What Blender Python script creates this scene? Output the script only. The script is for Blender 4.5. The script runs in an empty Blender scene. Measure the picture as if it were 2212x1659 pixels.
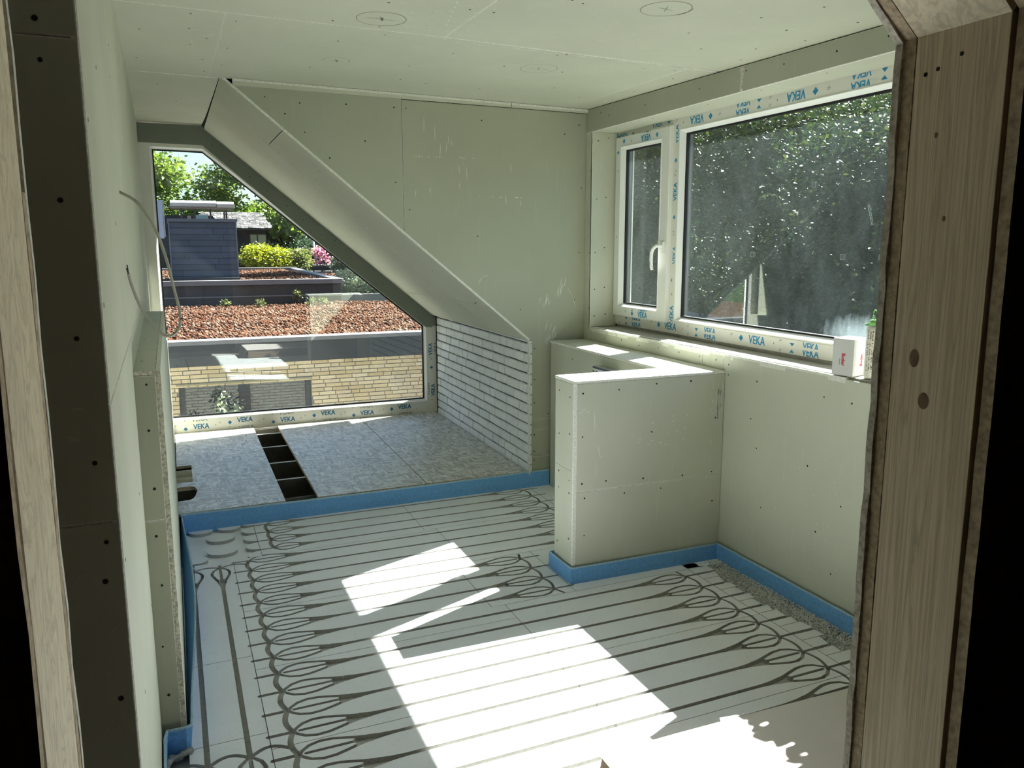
import bpy, math, random
import numpy as np
from mathutils import Vector, Euler
from mathutils.geometry import delaunay_2d_cdt
R = math.radians
rnd = random.Random(7)
SC = bpy.context.scene
COL = SC.collection

# ------------------------------------------------------------------ camera, light, exposure
cam_d = bpy.data.cameras.new('camera'); cam = bpy.data.objects.new('camera', cam_d); COL.objects.link(cam)
cam_d.sensor_fit = 'HORIZONTAL'; cam_d.sensor_width = 36.0; cam_d.lens = 36.0 * 1759.8 / 2212
cam_d.clip_start = 0.02; cam_d.clip_end = 400
cam.location = (0, 0, 1.55)
cam.rotation_euler = Euler((R(90 - 9.71), R(0.063), R(-22.57)), 'XYZ')
SC.camera = cam
SUN = Vector((1.0, 0.4304, 1.0326)).normalized()
sd = bpy.data.lights.new('sun', 'SUN'); so = bpy.data.objects.new('sun', sd); COL.objects.link(so)
so.rotation_euler = SUN.to_track_quat('Z', 'Y').to_euler(); so.location = (12, 6, 14)
sd.energy = 42.0; sd.angle = R(0.53); sd.color = (1.0, 0.95, 0.88)
w = bpy.data.worlds.new('sky'); SC.world = w; w.use_nodes = True
nt = w.node_tree; nt.nodes.clear()
sky = nt.nodes.new('ShaderNodeTexSky'); sky.sky_type = 'NISHITA'; sky.sun_disc = False
sky.sun_elevation = math.asin(SUN.z); sky.sun_rotation = math.atan2(SUN.x, SUN.y)
sky.air_density = 1.0; sky.dust_density = 2.0; sky.ozone_density = 5.0; sky.altitude = 20
bg = nt.nodes.new('ShaderNodeBackground'); bg.inputs['Strength'].default_value = 0.25
wo = nt.nodes.new('ShaderNodeOutputWorld')
nt.links.new(sky.outputs[0], bg.inputs[0]); nt.links.new(bg.outputs[0], wo.inputs[0])
vs = SC.view_settings
vs.view_transform = 'Standard'; vs.look = 'None'; vs.gamma = 1.0; vs.exposure = 0.46; vs.use_curve_mapping = False
SC.cycles.max_bounces = 16; SC.cycles.diffuse_bounces = 10; SC.cycles.glossy_bounces = 4
SC.cycles.transparent_max_bounces = 24; SC.cycles.transmission_bounces = 8

# ------------------------------------------------------------------ materials
class NT:
    def __init__(s, name):
        s.m = bpy.data.materials.new(name); s.m.use_nodes = True
        s.t = s.m.node_tree; s.n = s.t.nodes; s.l = s.t.links; s.n.clear()
        s.out = s.n.new('ShaderNodeOutputMaterial')
    def add(s, typ, **kw):
        n = s.n.new(typ)
        for k, v in kw.items():
            if k.startswith('_'): setattr(n, k[1:], v)
            else:
                i = n.inputs[int(k[1:])] if k[0] == 'i' and k[1:].isdigit() else n.inputs[k.replace('__', ' ')]
                if hasattr(v, 'is_output'): s.l.new(v, i)
                else: i.default_value = v
        return n
    def pos(s, scale=(1, 1, 1), rot=(0, 0, 0)):
        c = s.add('ShaderNodeTexCoord')
        return s.add('ShaderNodeMapping', i0=c.outputs['Object'], Scale=scale, Rotation=rot).outputs[0]
    def noise(s, vec, scale, detail=4, rough=.55, dist=0.):
        return s.add('ShaderNodeTexNoise', Vector=vec, Scale=scale, Detail=detail, Roughness=rough, Distortion=dist).outputs[0]
    def ramp(s, f, stops):
        r = s.add('ShaderNodeValToRGB', i0=f); e = r.color_ramp.elements
        while len(e) < len(stops): e.new(.5)
        for q, (p, c) in zip(e, stops):
            q.position = p; q.color = (*c, 1) if len(c) == 3 else c
        return r.outputs[0]
    def mix(s, f, a, b, mode='MIX'):
        n = s.add('ShaderNodeMix', _data_type='RGBA', _blend_type=mode)
        for i, v in ((0, f), (6, a), (7, b)):
            if hasattr(v, 'is_output'): s.l.new(v, n.inputs[i])
            elif i == 0: n.inputs[i].default_value = v
            else: n.inputs[i].default_value = (*v, 1)
        return n.outputs[2]
    def math(s, op, a, b=0.):
        n = s.add('ShaderNodeMath', _operation=op)
        for i, v in ((0, a), (1, b)):
            if hasattr(v, 'is_output'): s.l.new(v, n.inputs[i])
            else: n.inputs[i].default_value = v
        return n.outputs[0]
    def surf(s, col, rough=.7, spec=.3, bump=None, bs=.1, bd=.002, **kw):
        p = s.add('ShaderNodeBsdfPrincipled')
        for k, v in (('Base Color', col), ('Roughness', rough), ('Specular IOR Level', spec)):
            if hasattr(v, 'is_output'): s.l.new(v, p.inputs[k])
            else: p.inputs[k].default_value = (*v, 1) if isinstance(v, tuple) else v
        for k, v in kw.items(): p.inputs[k].default_value = v
        if bump is not None:
            b = s.add('ShaderNodeBump', Height=bump, Strength=bs, Distance=bd); s.l.new(b.outputs[0], p.inputs['Normal'])
        s.l.new(p.outputs[0], s.out.inputs[0]); return s.m
def plain(name, col, rough=.7, spec=.3, var=.0, scale=8, **kw):
    t = NT(name)
    if var:
        n = t.noise(t.pos(), scale)
        c = t.ramp(n, [(.3, tuple(x * (1 - var) for x in col)), (.7, tuple(min(1, x * (1 + var)) for x in col))])
        return t.surf(c, rough, spec, n, .15, .004, **kw)
    return t.surf(col, rough, spec, **kw)
def gypsum(name, c):
    t = NT(name); v = t.pos()
    n = t.noise(v, 1.6, 5); n2 = t.noise(t.pos((9, 9, 1.2)), 3.0, 5)
    col = t.ramp(n, [(.3, tuple(x * .93 for x in c)), (.7, tuple(x * 1.06 for x in c))])
    col = t.mix(t.ramp(n2, [(.60, (0, 0, 0)), (.75, (.35,) * 3)]), col, tuple(min(1, x * 1.2) for x in c))
    s = t.noise(t.pos((5, 5, 22), (.5, .3, .2)), 2.2, 8, .7)
    big = t.noise(v, 1.1, 2)
    sc = t.math('MULTIPLY', t.ramp(s, [(.66, (0, 0, 0)), (.72, (1, 1, 1))]), t.ramp(big, [(.55, (0, 0, 0)), (.68, (.8,) * 3)]))
    col = t.mix(sc, col, (.72, .74, .66))
    return t.surf(col, .62, .35, t.noise(v, 260, 2), .05, .001)
GREEN = gypsum('green_gypsum_paper', (.53, .54, .445))
def core(name, a, b):
    t = NT(name); n = t.noise(t.pos(), 120, 3)
    return t.surf(t.ramp(n, [(.35, a), (.6, b)]), .85, .1, n, .5, .003)
GREEN_SHADE = gypsum('shaded_olive_gypsum_paper', (.385, .395, .31))  # olive board tone, darkened further by shade put into the colour
GREEN_DEEP_SHADE = gypsum('shaded_green_gypsum_paper', (.20, .225, .185))  # upstand copy of the green paper with shade put into its colour
CORE = core('gypsum_core', (.62, .62, .56), (.80, .80, .74))
CORE_B = core('torn_gypsum_edge', (.36, .32, .26), (.66, .63, .55))
BLACK = plain('screw_black', (.008, .008, .009), .6)
def floor_mat():
    t = NT('gypsum_fibre_board'); v = t.pos()
    n = t.noise(v, 3.0, 6, .6); m = t.noise(v, 55, 4, .7)
    c = t.ramp(n, [(.3, (.76, .775, .825)), (.7, (.83, .845, .895))])
    c = t.mix(t.ramp(m, [(.28, (.55,) * 3), (.42, (0, 0, 0))]), c, (.60, .60, .58))
    return t.surf(c, .8, .2, m, .08, .001)
FIBRE = floor_mat()
FIBRE_CUT_SHADE = plain('shaded_milled_fibre', (.44, .435, .42), .9, .1, .12, 60)  # cut-face tone, darkened in colour so the milled grooves read as shaded
BLUE = plain('blue_edge_foam', (.16, .39, .74), .75, .25, .14, 90)
BLUE_EDGE = plain('cut_foam_edge', (.36, .52, .66), .9, .1, .3, 200)
def osb_mat(name, a, b, c, spec=.5):
    t = NT(name)
    v1 = t.pos((1, 1, 1)); 
    vo = t.add('ShaderNodeTexVoronoi', Vector=t.add('ShaderNodeMapping', i0=t.add('ShaderNodeTexCoord').outputs['Object'], Scale=(15, 78, 20), Rotation=(0, 0, .85)).outputs[0], Scale=1.0)
    vp = t.add('ShaderNodeTexVoronoi', Vector=t.add('ShaderNodeMapping', i0=t.add('ShaderNodeTexCoord').outputs['Object'], Scale=(66, 14, 20), Rotation=(0, 0, .30)).outputs[0], Scale=1.0)
    sel = t.ramp(t.noise(v1, 24, 3), [(.45, (0, 0, 0)), (.55, (1, 1, 1))])
    f = t.mix(sel, t.add('ShaderNodeSeparateColor', i0=vo.outputs['Color']).outputs[0], t.add('ShaderNodeSeparateColor', i0=vp.outputs['Color']).outputs[0])
    g = t.noise(t.pos((40, 140, 60), (0, 0, .6)), 1.0, 4, .7)
    col = t.ramp(f, [(.05, a), (.5, b), (.95, c)])
    col = t.mix(t.ramp(g, [(.30, (.75,) * 3), (.45, (0, 0, 0))]), col, tuple(x * .42 for x in a))
    return t.surf(col, .42, spec, f, .25, .002)
OSB = osb_mat('osb_strands', (.32, .30, .26), (.56, .54, .495), (.80, .78, .73), .65)
OSB_EDGE = plain('osb_cut_edge', (.50, .40, .29), .9, .1, .35, 90)
OSB_DARK = osb_mat('old_osb_strands', (.085, .055, .030), (.125, .082, .047), (.18, .125, .075), .2)
def wood_mat(name, a, b, knots=True, sc=(22, 22, .55)):
    t = NT(name)
    w1 = t.noise(t.pos(sc), 2.0, 5, .55, .6)
    g = t.noise(t.pos((160, 160, 2.0)), 1.0, 3)
    rings = t.math('FRACT', t.math('MULTIPLY', w1, 7.0))
    c = t.ramp(rings, [(.0, a), (.55, b), (.92, tuple(x * .8 for x in a)), (1., a)])
    c = t.mix(t.ramp(g, [(.35, (.35,) * 3), (.6, (0, 0, 0))]), c, tuple(x * .7 for x in a))
    return t.surf(c, .7, .2, w1, .15, .003)
PINE = wood_mat('pine_timber', (.74, .605, .44), (.86, .73, .55))
PINE_END = wood_mat('pine_timber_pale', (.84, .715, .53), (.90, .79, .61), sc=(9, 9, 5))
KNOT = plain('pine_knot', (.20, .125, .075), .6, .3, .25, 60)
PVC = plain('white_upvc', (.80, .80, .77), .32, .5)
FILM = plain('protective_film', (.74, .73, .67), .42, .45, .03, 5)
DARKF = plain('anthracite_outer_frame', (.03, .031, .035), .4, .4)
BEAD = plain('white_glazing_bead', (.86, .86, .85), .3, .5)
GASKET = plain('black_gasket', (.012, .012, .014), .5, .4)
INK = plain('blue_print_ink', (.03, .27, .50), .5, .3)
INK_D = plain('dark_blue_print_ink', (.02, .16, .32), .5, .3)
GREYINK = plain('grey_print_ink', (.28, .31, .33), .5, .3)
RED = plain('red_print_ink', (.62, .02, .07), .5, .3)
PENCIL = plain('pencil_line', (.10, .10, .09), .6)
WHITE_CARD = plain('white_carton', (.66, .66, .65), .45, .4, .02, 20)
CABLE = plain('grey_cable_sheath', (.42, .42, .36), .45, .4)
COPPER = plain('dark_cable_tip', (.05, .045, .04), .5)
def glass_mat(name, dust, lo, hi, scale, tint=(.93, .97, .95), spray=None):
    t = NT(name); v = t.pos()
    tr = t.add('ShaderNodeBsdfTransparent', Color=(*tint, 1))
    gl = t.add('ShaderNodeBsdfGlossy', Color=(1, 1, 1, 1), Roughness=.0)
    bf = t.add('ShaderNodeNewGeometry').outputs['Backfacing']
    fr = t.add('ShaderNodeFresnel', IOR=t.math('SUBTRACT', 1.52, t.math('MULTIPLY', bf, .8621)))
    lay = t.add('ShaderNodeMixShader', i0=t.math('MINIMUM', t.math('MULTIPLY', fr.outputs[0], 1.7), .9), i1=tr.outputs[0], i2=gl.outputs[0])
    n = t.noise(t.add('ShaderNodeMapping', i0=t.add('ShaderNodeTexCoord').outputs['Object'], Scale=(scale, scale, scale * .55)).outputs[0], 1.0, 7, .68, .4)
    f = t.ramp(n, [(lo, (dust * .35,) * 3), (hi, (dust * 1.7,) * 3)])
    sp = t.noise(v, 190, 2, .6)
    f = t.math('ADD', f, t.ramp(sp, [(.68, (0, 0, 0)), (.76, (dust * 2.2,) * 3)]))
    if spray:
        c, r = spray
        d = t.add('ShaderNodeVectorMath', _operation='SUBTRACT', i0=t.add('ShaderNodeTexCoord').outputs['Object'], i1=c)
        d = t.add('ShaderNodeVectorMath', _operation='MULTIPLY', i0=d.outputs[0], i1=r)
        ln = t.add('ShaderNodeVectorMath', _operation='LENGTH', i0=d.outputs[0]).outputs['Value']
        ln = t.math('ADD', ln, t.math('MULTIPLY', t.math('SUBTRACT', t.noise(t.pos((1, 60, 14)), 1.0, 5, .7), .5), 1.1))
        f = t.math('ADD', f, t.ramp(ln, [(.30, (.07,) * 3), (1.0, (0, 0, 0))]))
    di = t.add('ShaderNodeBsdfDiffuse', Color=(.70, .78, .82, 1)); tl = t.add('ShaderNodeBsdfTranslucent', Color=(.58, .74, .80, 1))
    du = t.add('ShaderNodeMixShader', i0=.6, i1=di.outputs[0], i2=tl.outputs[0])
    fin = t.add('ShaderNodeMixShader', i0=f, i1=lay.outputs[0], i2=du.outputs[0])
    t.l.new(fin.outputs[0], t.out.inputs[0]); return t.m
GLASS = glass_mat('clear_glass', .006, .4, .75, 3)
GLASS_D = glass_mat('dusty_glass', .0065, .35, .72, 5, (.90, .95, .94), ((2.665, 2.60, 1.15), (0, 4.4, 9.0)))
GLASS_OUT = glass_mat('house_glass', .05, .4, .7, 3, (.35, .40, .40))

# ------------------------------------------------------------------ mesh helpers
OFF = {}
def props(o, label=None, cat=None, group=None, kind=None):
    for k, v in (('label', label), ('category', cat), ('group', group), ('kind', kind)):
        if v: o[k] = v
    return o
def empty(name, loc=(0, 0, 0), label=None, cat=None, group=None, kind=None):
    o = bpy.data.objects.new(name, None); COL.objects.link(o); o.location = loc; o.empty_display_size = .1
    OFF[o.name] = np.array(loc, float); return props(o, label, cat, group, kind)
def link(name, me, parent=None, **kw):
    o = bpy.data.objects.new(name, me); COL.objects.link(o)
    OFF[o.name] = OFF[parent.name] if parent is not None else np.zeros(3)
    if parent is not None: o.parent = parent
    return props(o, **kw)
def fast_mesh(name, V, F, mats, smooth=False):
    """V (n,3), F (m,k) all faces with k corners"""
    me = bpy.data.meshes.new(name); V = np.asarray(V, np.float32); F = np.asarray(F, np.int32)
    k = F.shape[1]
    me.vertices.add(len(V)); me.vertices.foreach_set('co', V.ravel())
    me.loops.add(F.size); me.loops.foreach_set('vertex_index', F.ravel())
    me.polygons.add(len(F)); me.polygons.foreach_set('loop_start', np.arange(0, F.size, k, dtype=np.int32))
    me.polygons.foreach_set('loop_total', np.full(len(F), k, np.int32))
    for m in mats: me.materials.append(m)
    me.update(calc_edges=True); me.validate()
    if smooth: me.polygons.foreach_set('use_smooth', np.ones(len(F), bool))
    return me
class G:
    def __init__(s): s.v = []; s.f = []; s.m = []; s.sm = []
    def add(s, vs, fs, mi=0, smooth=False):
        b = len(s.v); s.v += [tuple(map(float, p)) for p in vs]
        for i, f in enumerate(fs):
            s.f.append([b + q for q in f]); s.m.append(mi[i] if isinstance(mi, (list, tuple)) else mi); s.sm.append(smooth)
        return s
    def hexa(s, p, mi=0):
        return s.add(p, [(0, 3, 2, 1), (4, 5, 6, 7), (0, 1, 5, 4), (1, 2, 6, 5), (2, 3, 7, 6), (3, 0, 4, 7)], mi)
    def box(s, x0, x1, y0, y1, z0, z1, mi=0):
        return s.hexa([(x0, y0, z0), (x1, y0, z0), (x1, y1, z0), (x0, y1, z0), (x0, y0, z1), (x1, y0, z1), (x1, y1, z1), (x0, y1, z1)], mi)
    def prism(s, pts, n, t, ch=.0, mf=0, ms=1, mb=None):
        """front polygon pts (any order) facing n, thickness t behind it, chamfer ch"""
        n = Vector(n).normalized(); P = [Vector(p) for p in pts]
        a = Vector((0, 0, 0))
        for i in range(len(P)): a += P[i].cross(P[(i + 1) % len(P)])
        if a.dot(n) < 0: P.reverse()
        k = len(P); rings = []
        if ch > 0:
            ins = []
            for i in range(k):
                e0 = (P[i] - P[i - 1]).normalized(); e1 = (P[(i + 1) % k] - P[i]).normalized()
                m0 = n.cross(e0); m1 = n.cross(e1); d = m0 + m1
                q = max(.35, d.dot(m0) / max(d.length, 1e-6))
                ins.append(P[i] + d.normalized() * (ch / q))
            rings = [ins, [p - n * ch for p in P], [p - n * t for p in P]]
        else: rings = [P, [p - n * t for p in P]]
        vs = [p for r in rings for p in r]
        fs = [tuple(range(k))]; mi = [mf]
        for r in range(len(rings) - 1):
            for i in range(k):
                j = (i + 1) % k
                fs.append((r * k + i, (r + 1) * k + i, (r + 1) * k + j, r * k + j)); mi.append(ms)
        fs.append(tuple(reversed(range((len(rings) - 1) * k, len(rings) * k)))); mi.append(ms if mb is None else mb)
        return s.add(vs, fs, mi)
    def loops(s, rings, mi=0, closed=True, smooth=False, caps=False):
        k = len(rings[0]); vs = [p for r in rings for p in r]; fs = []; m = []
        for r in range(len(rings) - 1):
            for i in range(k if closed else k - 1):
                j = (i + 1) % k; fs.append((r * k + i, r * k + j, (r + 1) * k + j, (r + 1) * k + i))
                m.append(mi[r] if isinstance(mi, (list, tuple)) else mi)
        if caps:
            fs.append(tuple(reversed(range(k)))); fs.append(tuple(range((len(rings) - 1) * k, len(rings) * k)))
            m += [m[0], m[-1]]
        return s.add(vs, fs, m, smooth)
    def tube(s, path, r, n=10, mi=0, caps=True):
        P = [Vector(p) for p in path]; rings = []; up = Vector((0, 0, 1))
        for i, p in enumerate(P):
            d = (P[min(i + 1, len(P) - 1)] - P[max(i - 1, 0)]).normalized()
            a = up.cross(d)
            if a.length < .05: a = Vector((1, 0, 0)).cross(d)
            a.normalize(); b = d.cross(a); rr = r[i] if isinstance(r, (list, tuple)) else r
            rings.append([p + (a * math.cos(2 * math.pi * q / n) + b * math.sin(2 * math.pi * q / n)) * rr for q in range(n)])
        return s.loops(rings, mi, True, True, caps)
    def lathe(s, c, prof, n=24, mi=0, axis='z'):
        rings = []
        for rr, h in prof:
            ring = []
            for q in range(n):
                a = 2 * math.pi * q / n; u, v = rr * math.cos(a), rr * math.sin(a)
                ring.append((c[0] + u, c[1] + v, c[2] + h) if axis == 'z' else (c[0] + h, c[1] + u, c[2] + v))
            rings.append(ring)
        return s.loops(rings, mi, True, True, True)
    def disc(s, c, n, r, k=8, mi=0, h=.0004):
        n = Vector(n).normalized(); a = n.orthogonal().normalized(); b = n.cross(a); c = Vector(c)
        ring = lambda q: [c + n * q + (a * math.cos(2 * math.pi * i / k) + b * math.sin(2 * math.pi * i / k)) * r for i in range(k)]
        return s.loops([ring(0), ring(h)], mi, True, False, True)
    def mesh(s, name, mats, off=None):
        V = np.array(s.v, float).reshape(-1, 3)
        if off is not None: V = V - off
        me = bpy.data.meshes.new(name); me.from_pydata([tuple(p) for p in V], [], s.f)
        for m in (mats if isinstance(mats, (list, tuple)) else [mats]): me.materials.append(m)
        me.polygons.foreach_set('material_index', s.m); me.polygons.foreach_set('use_smooth', s.sm); me.update()
        return me
    def build(s, name, mats, parent=None, **kw):
        return link(name, s.mesh(name, mats, OFF[parent.name] if parent is not None else None), parent, **kw)
def lerp(a, b, t): return a + (b - a) * t
BOARD = [GREEN, CORE]
def board(parent, pts, n, t=.0125, ch=.0016, mats=None, name='gypsum_board', **kw):
    return G().prism(pts, n, t, ch).build(name, mats or BOARD, parent, **kw)
def rect_board(parent, fn, u0, u1, v0, v1, n, gap=.0015, **kw):
    gap *= .4; kw.setdefault('ch', .0024)
    return board(parent, [fn(u0 + gap, v0 + gap), fn(u1 - gap, v0 + gap), fn(u1 - gap, v1 - gap), fn(u0 + gap, v1 - gap)], n, **kw)
def screws(parent, pts, n, r=.0042, name='screw_head'):
    g = G()
    for p in pts: g.disc(p, n, r * rnd.uniform(.8, 1.15))
    return g.build(name, BLACK, parent, kind='stuff')

# ------------------------------------------------------------------ text (flat print)
_T = {}
def text_tris(s, off=.028, sx=.84):
    if s in _T: return _T[s]
    cu = bpy.data.curves.new('t', 'FONT'); cu.body = s; cu.size = 1.0; cu.offset = off; cu.align_x = 'CENTER'; cu.resolution_u = 3
    o = bpy.data.objects.new('t', cu); COL.objects.link(o)
    dg = bpy.context.evaluated_depsgraph_get(); me = bpy.data.meshes.new_from_object(o.evaluated_get(dg))
    me.calc_loop_triangles()
    V = np.array([v.co[:] for v in me.vertices]); T = [[V[i][:2] for i in t.vertices] for t in me.loop_triangles]
    bpy.data.objects.remove(o); bpy.data.curves.remove(cu); bpy.data.meshes.remove(me)
    T = np.array(T); T[:, :, 1] /= .70; T[:, :, 0] *= sx / .70
    T[:, :, 0] -= (T[:, :, 0].max() + T[:, :, 0].min()) / 2
    _T[s] = T; return T            # cap height 1, centred in x
def clip(tri, lo, hi):
    poly = [tuple(p) for p in tri]
    for sgn, lim in ((1, lo), (-1, hi)):
        out = []
        for i in range(len(poly)):
            a, b = poly[i], poly[(i + 1) % len(poly)]; da, db = sgn * (a[1] - lim), sgn * (b[1] - lim)
            if da >= 0: out.append(a)
            if da * db < 0:
                q = da / (da - db); out.append((lerp(a[0], b[0], q), lerp(a[1], b[1], q)))
        poly = out
        if len(poly) < 3: return []
    return poly
class Print:
    """flat print on a plane: origin o, unit vectors u (along reading direction) and v (up), n outwards"""
    def __init__(s, o, u, v, n): s.o, s.u, s.v, s.n = map(Vector, (o, u, v, n)); s.g = G()
    def P(s, a, b): return s.o + s.u * a + s.v * b + s.n * .0006
    def word(s, txt, a, b, h, lo=0., hi=1., mi=0, rev=False):
        for t in text_tris(txt):
            p = clip(t, lo, hi)
            if len(p) > 2:
                sg = -1 if rev else 1
                s.g.add([s.P(a + sg * x * h, b + sg * (y - lo) * h) for x, y in p], [tuple(range(len(p)))], mi)
    def quad(s, a0, a1, b0, b1, mi=0): s.g.add([s.P(a0, b0), s.P(a1, b0), s.P(a1, b1), s.P(a0, b1)], [(0, 1, 2, 3)], mi)
    def diamond(s, a, b, r, part=0, mi=0):
        if part == 0: s.g.add([s.P(a - r, b), s.P(a, b - r), s.P(a + r, b), s.P(a, b + r)], [(0, 1, 2, 3)], mi)
        else: s.g.add([s.P(a - r, b), s.P(a + r, b), s.P(a, b + part * r)], [(0, 1, 2)], mi)
        s.quad(a - r * .4, a + r * .4, b + (.0 if part >= 0 else -.35 * r), b + .12 * r + (.0 if part >= 0 else -.35 * r), 2)
    def cross(s, a, b, r):
        s.quad(a - r, a + r, b - .0012, b + .0012, 1); s.quad(a - .0012, a + .0012, b - r, b + r, 1)
        s.quad(a + r * .3, a + r * 1.2, b + r * .5, b + r * .75, 1)
    def run(s, a0, a1, step, wid, h=.040, phase=0, first='full'):
        """rolls of tape print: whole words alternating with words cut by the film's edge"""
        a, k = a0, 0
        while a < a1:
            if (k + phase) % 2 == 0:
                s.word('VEKA', a, -h / 2, h); s.diamond(a - .125, 0, .017)
                s.cross(a - .19, .004, .011); s.quad(a + .115, a + .121, -.006, .004, 1)
            else:
                s.word('VEKA', a, wid * .10, h, .0, .62); s.word('VEKA', a, -wid * .48, h, .42, 1.)
                s.diamond(a - .125, wid * .30, .017, -1); s.diamond(a - .125, -wid * .36, .017, 1)
                s.cross(a - .2, wid * .3, .009); s.cross(a - .2, -wid * .34, .009)
            a += step; k += 1
    def build(s, parent, mats=None): return s.g.build('printed_lettering', mats or [INK, GREYINK, FILM], parent)

# ------------------------------------------------------------------ room dimensions (metres, camera foot = origin)
yF = lambda x: 4.635 + .022 * x          # face of the end wall
yW = lambda x: 6.737 + .014 * x          # inner face of the end window
xB = lambda y: 2.057 + .0164 * (y - 4.69)  # brick cheek of the recess
xL = lambda y: -.117 - .00985 * (y - 2.53)  # left wall
XR = 2.45
cz = lambda x, y: 2.40 - .012 * (x - .335) + .016 * (y - 4.69)
def S(s, y, d=0.):                       # point on the sloped soffit, s from top 0 to bottom 1, d below it
    return (lerp(.30, 2.06, s) - .636 * d, y, lerp(2.405, .952, s) - .772 * d)

# ------------------------------------------------------------------ ceiling
ceil = G().hexa([(-1.7, -1.3, 2.62), (3.2, -1.3, 2.62), (3.2, 7.0, 2.62), (-1.7, 7.0, 2.62), (-1.7, -1.3, 2.9), (3.2, -1.3, 2.9), (3.2, 7.0, 2.9), (-1.7, 7.0, 2.9)]).build('ceiling', [OSB_DARK], kind='structure',
    label='green plasterboard ceiling with pencilled lamp circles', cat='ceiling')
cp = lambda x, y: (x, y, cz(x, y))
cs = [(.252, .252), (1.075, 1.06), (2.30, 2.285)]
def cboard(p): board(ceil, [cp(*q) for q in p], (0, 0, -1), .0125, .0036)
g_ = .0003
cboard([(-.9, .955), (1.06 - g_, .955), (1.078 - g_, 3.29 - g_), (.247 + g_, 3.29 - g_), (-.9, 3.29 - g_)])
cboard([(1.06 + g_, .955), (2.6, .955), (2.6, 3.36 - g_), (1.078 + g_, 3.29 + .0 - g_)])
cboard([(-.9, 3.29 + g_), (.249 - g_, 3.29 + g_), (.254 - g_, 4.65 - g_), (-.9, 4.65 - g_)])
cboard([(.249 + g_, 3.29 + g_), (1.078, 3.29 + g_), (2.285 - g_, 3.36 + g_), (2.32 - g_, 4.70), (.30, 4.66), (.254 + g_, 4.65)])
cboard([(2.285 + g_, 3.36 + g_), (2.6, 3.378 + g_), (2.6, 4.75), (2.32 + g_, 4.70)])
cboard([(-.4, 4.65 + g_), (.2975, 4.66 + g_), (.2975, 6.10 - g_), (-.4, 6.10 - g_)])
cboard([(-.4, 6.10 + g_), (.2975, 6.10 + g_), (.2975, 6.9), (-.4, 6.9)])
pts = []
for x, y in [(.13, 3.36), (.13, 3.6), (.2, 3.75), (.14, 3.9), (.2, 4.2), (.22, 4.5), (.29, 3.4), (.29, 3.9), (.29, 4.3), (.62, 3.23), (.85, 3.36), (.8, 3.24), (.7, 3.55), (.68, 4.15), (1.1, 3.9), (1.2, 3.55), (1.15, 4.25), (1.5, 3.7), (1.65, 3.35), (1.62, 3.38), (1.8, 3.7),
             (1.6, 4.3), (1.3, 4.3), (1.9, 2.8), (1.3, 2.6), (1.35, 2.62), (1.03, 2.86), (1.12, 2.86), (2.1, 3.0), (2.2, 2.6), (2.0, 2.5), (2.3, 2.9), (2.38, 2.7), (2.38, 3.1), (2.1, 3.45), (2.25, 3.42), (2.36, 3.6), (2.38, 4.0), (2.2, 4.3), (1.95, 4.1), (2.35, 2.4), (2.1, 2.3), (1.8, 2.2), (.75, 2.9), (-.02, 3.1), (-.05, 3.7), (-.08, 4.3), (0.0, 5.0), (.1, 5.6)]:
    pts.append((x, y, cz(x, y) - .0002))
screws(ceil, pts, (0, 0, -1), .0048)
for (x, y, rx, ry, ang) in [(.778, 3.123, .090, .10, .0), (.765, 3.942, .06, .075, .1), (1.665, 3.676, .085, .10, .2), (1.637, 2.553, .085, .095, .35)]:
    g = G()
    def stroke(P):
        for a, b in zip(P[:-1], P[1:]):
            a, b = Vector((*a, 0)), Vector((*b, 0)); n = Vector((-(b - a).y, (b - a).x, 0)).normalized() * .0011
            q = [(p.x, p.y, cz(p.x, p.y) - .0007) for p in (a - n, b - n, b + n, a + n)]
            g.add(q, [(0, 1, 2, 3)])
    A0, A1 = (0, 6.2) if ang != .1 else (3.0, 6.4)
    stroke([(x + rx * math.cos(A0 + (A1 - A0) * i / 40), y + ry * math.sin(A0 + (A1 - A0) * i / 40)) for i in range(41)])
    if ang == .35: stroke([(x + rx * 1.06 * math.cos(-.5 + i / 20), y + ry * 1.05 * math.sin(-.5 + i / 20)) for i in range(21)])
    stroke([(x - rx * (.6 if ang < .3 else .35), y - .004), (x + rx * (.6 if ang < .3 else .35), y + .006)]); stroke([(x - .012, y - .03), (x + .012, y + .03)])
    for q in range(3 if ang < .15 else 0): stroke([(x - .004 + q * .003, y - .02), (x + .004 + q * .003, y + .022)])
    g.build('pencil_circle', PENCIL, ceil)

# ------------------------------------------------------------------ left wall, stub wall and low boxed wall
wl = G().hexa([(xL(1.50) - .2, 1.503, -.1), (xL(1.50) - .0125, 1.503, -.1), (xL(6.9) - .0125, 6.9, -.1), (xL(6.9) - .2, 6.9, -.1),
               (xL(1.50) - .2, 1.503, 2.5), (xL(1.50) - .0125, 1.503, 2.5), (xL(6.9) - .0125, 6.9, 2.5), (xL(6.9) - .2, 6.9, 2.5)]).build('wall_left', [OSB_DARK], kind='structure', label='long green plasterboard wall with a loose cable', cat='wall')
lp = lambda y, z: (xL(y), y, z)
NL = (1, .00985, 0)
for (y0, y1, z0, z1) in [(1.49, 2.60, .0, 1.287), (1.49, 2.60, 1.29, 2.48), (2.60, 3.85, .0, 2.48), (3.85, 5.10, .0, 2.48), (5.10, 6.74, .0, 2.48)]:
    rect_board(wl, lp, y0, y1, z0, z1, NL, .0008)
screws(wl, [(xL(y) + .0002, y, z) for y, z in [(1.53, 1.75), (1.53, 1.45), (1.53, 1.0), (1.9, 1.9), (2.2, 1.6), (2.56, 2.0), (2.64, 2.1), (3.2, 2.2), (2.3, .9), (1.8, .6), (2.5, .5)]], NL)
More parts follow.
